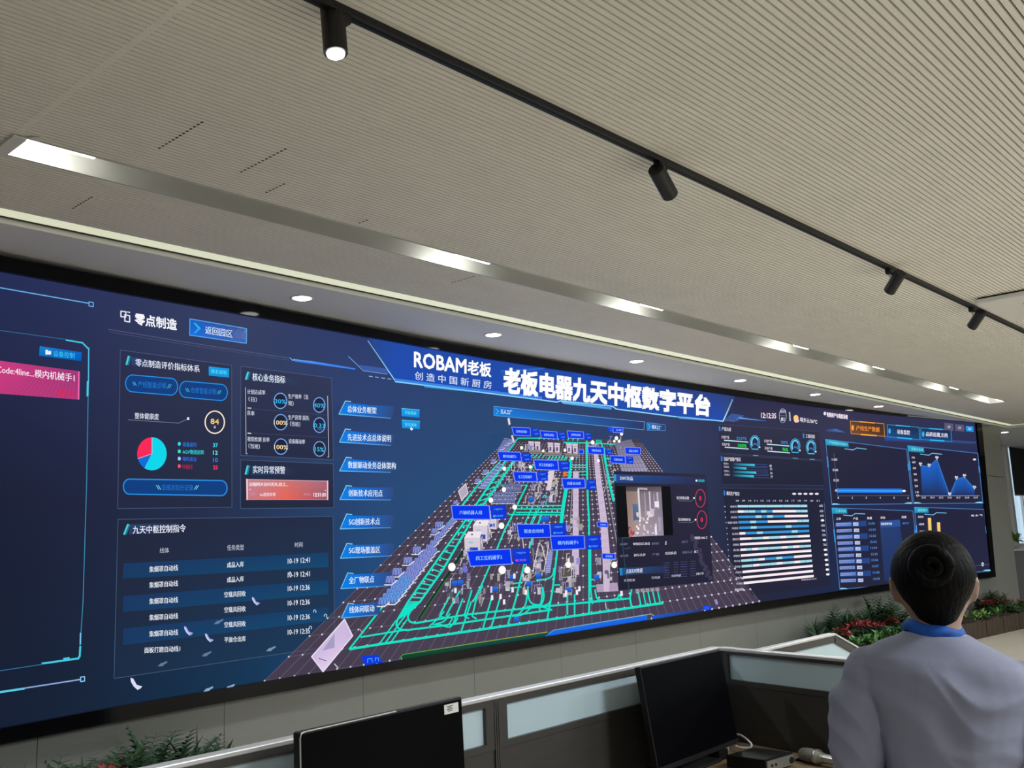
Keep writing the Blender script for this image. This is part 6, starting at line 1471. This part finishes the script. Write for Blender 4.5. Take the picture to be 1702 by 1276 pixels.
# planters of upright wooden stakes
def planter(P0, P1, depth, label, h=.24):
    P0, P1 = np.array([P0[0], P0[1], 0.]), np.array([P1[0], P1[1], 0.]); L = np.linalg.norm(P1 - P0); T = (P1 - P0) / L; N = np.array([-T[1], T[0], 0])
    t = thing('planter', tuple((P0 + P1) / 2 + N * depth / 2), label, 'planter', 'wooden stake planters')
    mb = MB(); n = int(L / .07)
    for side in (0, 1):
        for k in range(n):
            u = (k + .5) / n * L; hh = h + pr.uniform(-.012, .012)
            mb.obox(P0 + T * u + N * (.018 + side * (depth - .036)) + UP * hh / 2, T, N, UP, L / n * .46, .018 + pr.uniform(-.003, .003), hh / 2)
    m = int(depth / .07)
    for side in (0, 1):
        for k in range(1, m - 1): mb.obox(P0 + N * ((k + .5) / m * depth) + T * (.018 + side * (L - .036)) + UP * h / 2, N, T, UP, depth / m * .46, .018, h / 2)
    link('stakes', mb.mesh('stakes', MT['stake']), t)
    mb = MB(); mb.obox(P0 + T * L / 2 + N * depth / 2 + UP * (h - .10), T, N, UP, L / 2 - .04, depth / 2 - .04, .04); link('soil', mb.mesh('soil', MT['soil']), t)
def foot_pt(px, py, d): return on_wall(px, py, d)[0]
xs0 = [on_wall(x, 1040, .85)[0] for x in (1598, 1640, 1669, 1697, 1735)]
nmz = ['nearest wooden stake planter right of the person', 'second wooden stake planter from the person', 'third wooden stake planter from the person', 'wooden stake planter cut by the right picture edge']
for k in range(4):
    a, b = plan_pt(xs0[k][0], .85), plan_pt(xs0[k + 1][0] - .03, .85); planter(a, b, .62, nmz[k])
x0 = on_wall(1335, 1030, .8)[0][0]; n_ = 5; x1 = xs0[0][0] - .05
for k in range(n_):
    a, b = plan_pt(x0 + (x1 - x0) * k / n_, .85), plan_pt(x0 + (x1 - x0) * (k + 1) / n_ - .03, .85); planter(a, b, .62, 'wooden stake planter of the right hand bed, %s from its left end' % ['first', 'second', 'third', 'fourth', 'fifth'][k])
x0 = 1.5; x1 = on_wall(395, 1240, .6)[0][0]
for k in range(3):
    a, b = plan_pt(x0 + (x1 - x0) * k / 3, .85), plan_pt(x0 + (x1 - x0) * (k + 1) / 3 - .03, .85); planter(a, b, .62, 'wooden stake planter under the %s of the left planting' % ['left end', 'middle', 'right end'][k])
# thin upright blade in the left planting and a little pot on the far window sill
p = on_wall(327, 1203, .3)[0]; q = on_wall(331, 1250, .3)[0]
t = thing('reed', (q[0], q[1], .2), 'single thin dark upright reed in the left planting', 'plant', LB_); mb = MB(); leaf(mb, (q[0], q[1], .18), (p - np.array([q[0], q[1], .18])), np.array([0, 1.0, 0]), p[2] - .18, .03, 0.0); link('blade', mb.mesh('blade', MT['stem']), t)
p = aty(1687, 899, YW - .26); t = thing('potted_plant', (p[0], YW - .26, ws[2] + .02), 'small light green plant on the far window sill', 'plant')
mb = MB(); mb._lathe((p[0], YW - .26, ws[2] + .02), UP, [(0, .0), (0, .05), (.09, .065), (.09, .055)], 16, 0, False); link('pot', mb.mesh('pot', MT['white']), t)
mb = MB()
for k in range(22): leaf(mb, np.array([p[0], YW - .26, ws[2] + .1]), rdir(0, 80), UP, .24, .11, 1.0)
link('leaf', mb.mesh('leaf', MT['leaf_lime']), t)
# ------------------------------------------------------------------ the person seen from behind
MT['skin'] = mat('skin', (0.27, 0.165, 0.125, 1), 0.5, noise=0.08, nscale=30)
MT['hair'] = mat('black_hair', (0.003, 0.0028, 0.003, 1), 0.55, spec=0.05, noise=0.3, nscale=40, bump=.4, bscale=120, stretch=(1, 1, .12))
MT['shirt'] = mat('grey_lavender_shirt', (0.215, 0.225, 0.315, 1), 0.72, noise=0.06, nscale=60, bump=.12, bscale=700)
MT['trousers'] = mat('dark_trousers', (0.012, 0.012, 0.016, 1), 0.75, noise=0.1, bump=.1)
MT['shoe'] = mat('black_shoe', (0.01, 0.01, 0.01, 1), 0.3, noise=0.1)
MT['scarf'] = mat('blue_scarf', (0.006, 0.075, 0.36, 1), 0.6, spec=0.25, noise=0.75, nscale=45, stretch=(1, 1, 2.5))
MT['eye'] = mat('eye', (0.02, 0.015, 0.012, 1), 0.15, noise=0.1)
MT['lip'] = mat('lip', (0.33, 0.11, 0.10, 1), 0.45, noise=0.1)
FW = np.array([math.cos(math.radians(21)), math.sin(math.radians(21)), 0.0]); FW = FW / np.linalg.norm(FW); RT = np.array([FW[1], -FW[0], 0.0])
PO = np.array([2.108, 0.742, 0.0])
def lp(r, f, u):
    w = min(1, max(0, (u - 1.0) / .3)) * min(1, max(0, (1.49 - u) / .035))       # shoulders dip to the right
    return PO + RT * r + FW * f + UP * (u - .11 * r * w)
def loft(mb, secs, n=28):
    """secs: (u, r0, f0, half width, half depth)"""
    vs, fs = [], []
    for u, r0, f0, a, b in secs:
        for k in range(n):
            an = 2 * math.pi * k / n; c_, s_ = math.cos(an), math.sin(an)
            vs.append(lp(r0 + a * math.copysign(abs(c_) ** .85, c_), f0 + b * math.copysign(abs(s_) ** .85, s_), u))
    for i in range(len(secs) - 1):
        for k in range(n): fs.append((i * n + k, i * n + (k + 1) % n, (i + 1) * n + (k + 1) % n, (i + 1) * n + k))
    fs += [tuple(range(n - 1, -1, -1)), tuple((len(secs) - 1) * n + k for k in range(n))]
    mb.add(vs, fs, 0, True)
def limb(mb, pts, rad, n=16):
    P = [lp(*p) for p in pts]
    mb.tube(P, rad, n)
    for p, r in zip(P, rad): mb.ellipsoid(p, (r, r, r), 12, 8)
def fused(mb, voxel, smooth):
    """one continuous skin over overlapping volumes"""
    me = mb.mesh('fuse', MT['skin']); o = bpy.data.objects.new('fuse', me); COL.objects.link(o)
    m = o.modifiers.new('r', 'REMESH'); m.mode = 'VOXEL'; m.voxel_size = voxel
    if smooth: s = o.modifiers.new('s', 'SMOOTH'); s.iterations = smooth; s.factor = .5
    dg = bpy.context.evaluated_depsgraph_get(); r = bpy.data.meshes.new_from_object(o.evaluated_get(dg))
    bpy.data.objects.remove(o); bpy.data.meshes.remove(me)
    r.polygons.foreach_set('use_smooth', [True] * len(r.polygons)); return r
def torso(g=0.0):
    return [(.86, 0, .0, .165 + g, .112 + g), (.94, 0, 0, .160 + g, .112 + g), (1.02, 0, .005, .124 + g, .098 + g), (1.10, 0, .008, .106 + g, .088 + g), (1.18, 0, .010, .110 + g, .094 + g), (1.25, 0, .008, .126 + g, .102 + g), (1.31, 0, .002, .146 + g, .102 + g), (1.355, 0, -.004, .152 + g, .088 + g), (1.381, 0, -.008, .138 + g, .076 + g), (1.403, 0, -.008, .108 + g * .9, .064 + g * .9), (1.420, 0, -.008, .074 + g * .7, .056 + g * .7), (1.434, 0, -.005, .052 + g * .5, .050 + g * .5), (1.445, 0, -.002, .050 + g * .3, .047 + g * .3)]
LARM = [(-.138, -.004, 1.336), (-.166, -.012, 1.285), (-.178, -.022, 1.20), (-.186, -.030, 1.115), (-.150, .08, 1.075), (-.085, .20, 1.055)]
RARM = [(.138, -.004, 1.334), (.170, -.010, 1.28), (.190, -.018, 1.20), (.198, -.024, 1.115), (.155, .085, 1.08), (.075, .205, 1.062)]
ARAD = [.050, .044, .040, .036, .033, .025]
person = thing('person', tuple(PO), 'person seen from behind in grey shirt and blue scarf, black hair in a bun', 'person')
# body
mb = MB(); loft(mb, torso(0))
mb.ellipsoid(lp(.002, .012, 1.535), (1, 1, 1), 24, 16, R=np.stack([RT, FW, UP], 1), fn=lambda d, p: np.array([d[0] * .072, d[1] * .090, d[2] * .098]))
mb.ellipsoid(lp(.002, .048, 1.472), (1, 1, 1), 20, 12, R=np.stack([RT, FW, UP], 1), fn=lambda d, p: np.array([d[0] * .054, d[1] * .052, d[2] * .056]))     # jaw
mb.tube([lp(0, -.012, 1.40), lp(0, -.008, 1.45), lp(.002, .0, 1.52)], [.054, .046, .049], 20)
mb.tube([lp(.002, .098, 1.545), lp(.002, .113, 1.515), lp(.002, .104, 1.505)], [.008, .013, .010], 10)          # nose
for s in (-1, 1):      # ears
    mb.ellipsoid(lp(.002 + s * .076, .004, 1.522), (1, 1, 1), 14, 10, R=np.stack([RT, FW, UP], 1), fn=lambda d, p, s=s: np.array([d[0] * .009 + s * .004 * d[2] - s * d[1] * .006, d[1] * .019, d[2] * .031]))
limb(mb, LARM, ARAD); limb(mb, RARM, ARAD)
for s, w in ((-1, LARM[-1]), (1, RARM[-1])):          # hands: palm, four fingers of different length, thumb
    w = np.array(w); d = _n(np.array([-s * .35, .9, -.15])); x = _n(np.cross(d, [0, 0, 1.0])); z = np.cross(x, d)
    mb.hexa([lp(*(w + x * a * .036 + d * b + z * -.011)) for a, b in ((-1, .01), (1, .01), (1, .085), (-1, .085))], [lp(*(w + x * a * .034 + d * b + z * .011)) for a, b in ((-1, .01), (1, .01), (1, .085), (-1, .085))])
    limb(mb, [tuple(w), tuple(w + d * .03)], [.024, .022], 12)
    for k, (off, L) in enumerate(((-.029, .062), (-.010, .072), (.010, .068), (.028, .052))):
        b = w + x * off + d * .08; k1 = b + d * L * .45 - z * .010; k2 = k1 + _n(d - z * 1.0) * L * .32; k3 = k2 + _n(d * .3 - z) * L * .25
        limb(mb, [tuple(b), tuple(k1), tuple(k2), tuple(k3)], [.0092, .0086, .0080, .0072], 8)
    b = w - x * s * .028 * -1 * -1 + d * .025
    limb(mb, [tuple(b), tuple(b - x * s * .022 + d * .025 - z * .008), tuple(b - x * s * .020 + d * .055 - z * .018)], [.012, .0105, .0088], 8)
for s in (-1, 1):      # legs and feet
    limb(mb, [(s * .085, 0, .88), (s * .088, .01, .66), (s * .085, .005, .46), (s * .085, -.015, .30), (s * .085, -.01, .10), (s * .085, -.005, .06)], [.088, .072, .053, .050, .036, .036])
    limb(mb, [(s * .085, -.03, .045), (s * .087, .06, .045), (s * .09, .14, .038)], [.036, .035, .030])
link('body', fused(mb, .0065, 3), person)
# shirt, fused and then creased
mb = MB(); S = torso(.013); S = [(u, r0, f0, a + (.012 if u < 1.0 else 0), b + (.008 if u < 1.2 else 0)) for u, r0, f0, a, b in S][:-1]; loft(mb, S)
for A, sg in ((LARM, -1), (RARM, 1)):
    P = [np.array(p) for p in A]; P[-1] = P[-2] + (P[-1] - P[-2]) * .9
    limb(mb, [tuple(p) for p in P], [.056, .053, .0505, .049, .044, .036], 18)
for s in (-1, 1): mb.ellipsoid(lp(s * .085, -.006, 1.366), (1, 1, 1), 16, 10, R=np.stack([RT, FW, UP], 1), fn=lambda d, p, s=s: np.array([d[0] * .085 , d[1] * .055, d[2] * .030 - s * d[0] * .028]))
sm = fused(mb, .0058, 7)
from mathutils import noise as mn
nv = len(sm.vertices); co = np.empty(nv * 3); sm.vertices.foreach_get('co', co); co = co.reshape(-1, 3)
no = np.empty(nv * 3); sm.vertices.foreach_get('normal', no); no = no.reshape(-1, 3)
rel = co - PO; lr, lf, lu = rel @ RT, rel @ FW, rel[:, 2]
disp = np.zeros(nv)
def sst(a, b, x): t = np.clip((x - a) / (b - a), 0, 1); return t * t * (3 - 2 * t)
for i in range(nv):
    r, f, u = lr[i], lf[i], lu[i]
    if f > .09 and abs(r) < .1: continue
    d1 = (r * .80 - (u - 1.30) * .60); a1 = (r * .60 + (u - 1.30) * .80)
    n1 = mn.noise(Vector((d1 * 4.0, a1 * 15.0 + .6 * mn.noise(Vector((d1 * 8, a1 * 8, 3))), 2.3)))
    n2 = mn.noise(Vector((r * 7 + 7, (u + r * .9 + f * .5) * 14, f * 7)))
    n3 = mn.noise(Vector((r * 9 + 3, u * 9, f * 9)))
    back = sst(1.40, 1.33, u)
    arm = sst(.135, .165, abs(r)) * sst(1.34, 1.27, u)
    ridge = (1 - abs(n1) * 2.2)
    low = sst(1.24, 1.12, u)
    disp[i] = back * (1 - arm) * (.0125 * ridge + .004 * n3 + low * .010 * n2) + arm * (.0085 * (1 - abs(n2) * 2.6) + .004 * n3) + (1 - back) * .002 * n2
    # fabric sinks along the spine and pulls towards the armpits
    disp[i] -= .006 * math.exp(-(r / .03) ** 2) * sst(1.38, 1.30, u) * (f < 0)
co += no * disp[:, None]
sm.vertices.foreach_set('co', co.ravel()); sm.update()
sm.materials.clear(); sm.materials.append(MT['shirt'])
shirt = link('shirt', sm, person)
# trousers and shoes
mb = MB(); loft(mb, [(.80, 0, .0, .176, .128), (.88, 0, .0, .178, .126), (.97, 0, .002, .168, .120), (1.01, 0, .004, .158, .114)])
for s in (-1, 1): limb(mb, [(s * .088, 0, .86), (s * .090, .01, .66), (s * .088, .005, .46), (s * .088, -.012, .28), (s * .088, -.01, .10)], [.100, .088, .074, .066, .060])
tm = fused(mb, .009, 4); tm.materials.clear(); tm.materials.append(MT['trousers']); link('trousers', tm, person)
for s in (-1, 1):
    mb = MB(); limb(mb, [(s * .085, -.045, .046), (s * .088, .06, .046), (s * .092, .155, .036)], [.046, .046, .036]); mb.hexa([lp(s * .088 + a, f, 0) for a, f in ((-.04, -.09), (.04, -.09), (.04, .18), (-.04, .18))], [lp(s * .088 + a, f, .03) for a, f in ((-.04, -.09), (.04, -.09), (.04, .18), (-.04, .18))])
    m_ = fused(mb, .007, 2); m_.materials.clear(); m_.materials.append(MT['shoe']); link('shoe', m_, person)
# hair: cap over the skull that narrows to the nape, drawn back to a coiled bun
HB = np.stack([RT, FW, UP], 1)
def hairfn(d, p):
    x, y, z = d
    w, dp, h = .0835, .100, .0965
    q = np.array([x * w, y * dp, z * h])
    if z < -.15:                                   # narrows towards the nape
        k = (-z - .15) / .85; q[0] *= 1 - .46 * k; q[1] *= 1 - .25 * k; q[2] -= .024 * k
    if y > .35: q[2] = max(q[2], -.01 + (y - .35) * .05 + .02 * (y > .6)); q[1] *= .93
    if abs(x) > .55 and -.35 < y <= .45 and z < -.05: q[0] *= .93
    return q
mb = MB(); mb.ellipsoid(lp(.003, -.006, 1.5455), (1, 1, 1), 48, 32, R=HB, fn=hairfn)
hair = link('hair', mb.mesh('hair', MT['hair']), person)
mb = MB(); bc = np.array([-.002, -.103, 1.578])
for k in range(7):                               # hair wound round and round
    P = []; R0 = .030 - k * .0012
    for a in np.linspace(0, 2 * math.pi, 30): P.append(lp(bc[0] + R0 * math.cos(a + k), bc[1] - .012 * math.cos(k * .9) - .004 * math.sin(a * 2 + k), bc[2] + R0 * math.sin(a + k) + .002 * k - .006))
    if k < 4: mb.tube(P, .0135 - .0008 * k, 10)
P = [lp(bc[0] + (.030 - t * .027) * math.cos(t * 11), bc[1] - .016 - .006 * t, bc[2] - .003 + (.030 - t * .027) * math.sin(t * 11)) for t in np.linspace(0, 1, 50)]
mb.tube(P, .0095, 10)
link('hair_bun', mb.mesh('hair_bun', MT['hair']), person)
mb = MB(); P = [lp(.002 + .0835 * math.sin(a), -.004 - .092 * math.cos(a), 1.5 - .012 * math.cos(a * 1.0) + .006 * abs(math.sin(a))) for a in np.linspace(-1.0, 1.0, 22)]
# scarf: soft band round the neck, lower on the right, knotted in front
vs, fs = [], []; n, m = 56, 12
for i in range(n):
    a = 2 * math.pi * i / n; R0x, R0y = .0545, .053
    uc = 1.440 - .004 * math.sin(a) - .016 * math.cos(a) * 0 - .012 * max(0, math.cos(a)) + .002 * math.sin(5 * a)
    for j in range(m):
        b = 2 * math.pi * j / m; rr_ = .0055 * math.cos(b) + .0012 * math.sin(3 * a + 2 * b); hh = .0125 * math.sin(b)
        vs.append(lp(-.006 + (R0x + rr_ - hh * .35) * math.sin(a), -.006 + (R0y + rr_ - hh * .25) * math.cos(a), uc + hh))
for i in range(n):
    for j in range(m): fs.append((i * m + j, ((i + 1) % n) * m + j, ((i + 1) % n) * m + (j + 1) % m, i * m + (j + 1) % m))
mb = MB(); mb.add(vs, [q[::-1] for q in fs], 0, True); mb.ellipsoid(lp(0.0, .062, 1.425), (.02, .02, .018), 14, 10)
for s in (-1, 1): mb.hexa([lp(s * .006 + a, f, 1.33) for a, f in ((-.02, .112), (.02, .112), (.02, .118), (-.02, .118))], [lp(s * .004 + a, f, 1.425) for a, f in ((-.009, .068), (.009, .068), (.009, .076), (-.009, .076))])
link('scarf', mb.mesh('scarf', MT['scarf']), person)
for s in (-1, 1):
    mb = MB(); mb.ellipsoid(lp(.002 + s * .031, .088, 1.535), (.013, .013, .009), 14, 10); link('eye', mb.mesh('eye', MT['eye']), person)
    mb = MB(); mb.tube([lp(.002 + s * .016, .098, 1.555), lp(.002 + s * .032, .096, 1.559), lp(.002 + s * .046, .084, 1.553)], [.0025, .003, .0015], 8); link('eyebrow', mb.mesh('eyebrow', MT['hair']), person)
mb = MB(); mb.tube([lp(-.018, .092, 1.474), lp(.002, .100, 1.476), lp(.022, .092, 1.474)], [.002, .0055, .002], 10); link('mouth', mb.mesh('mouth', MT['lip']), person)
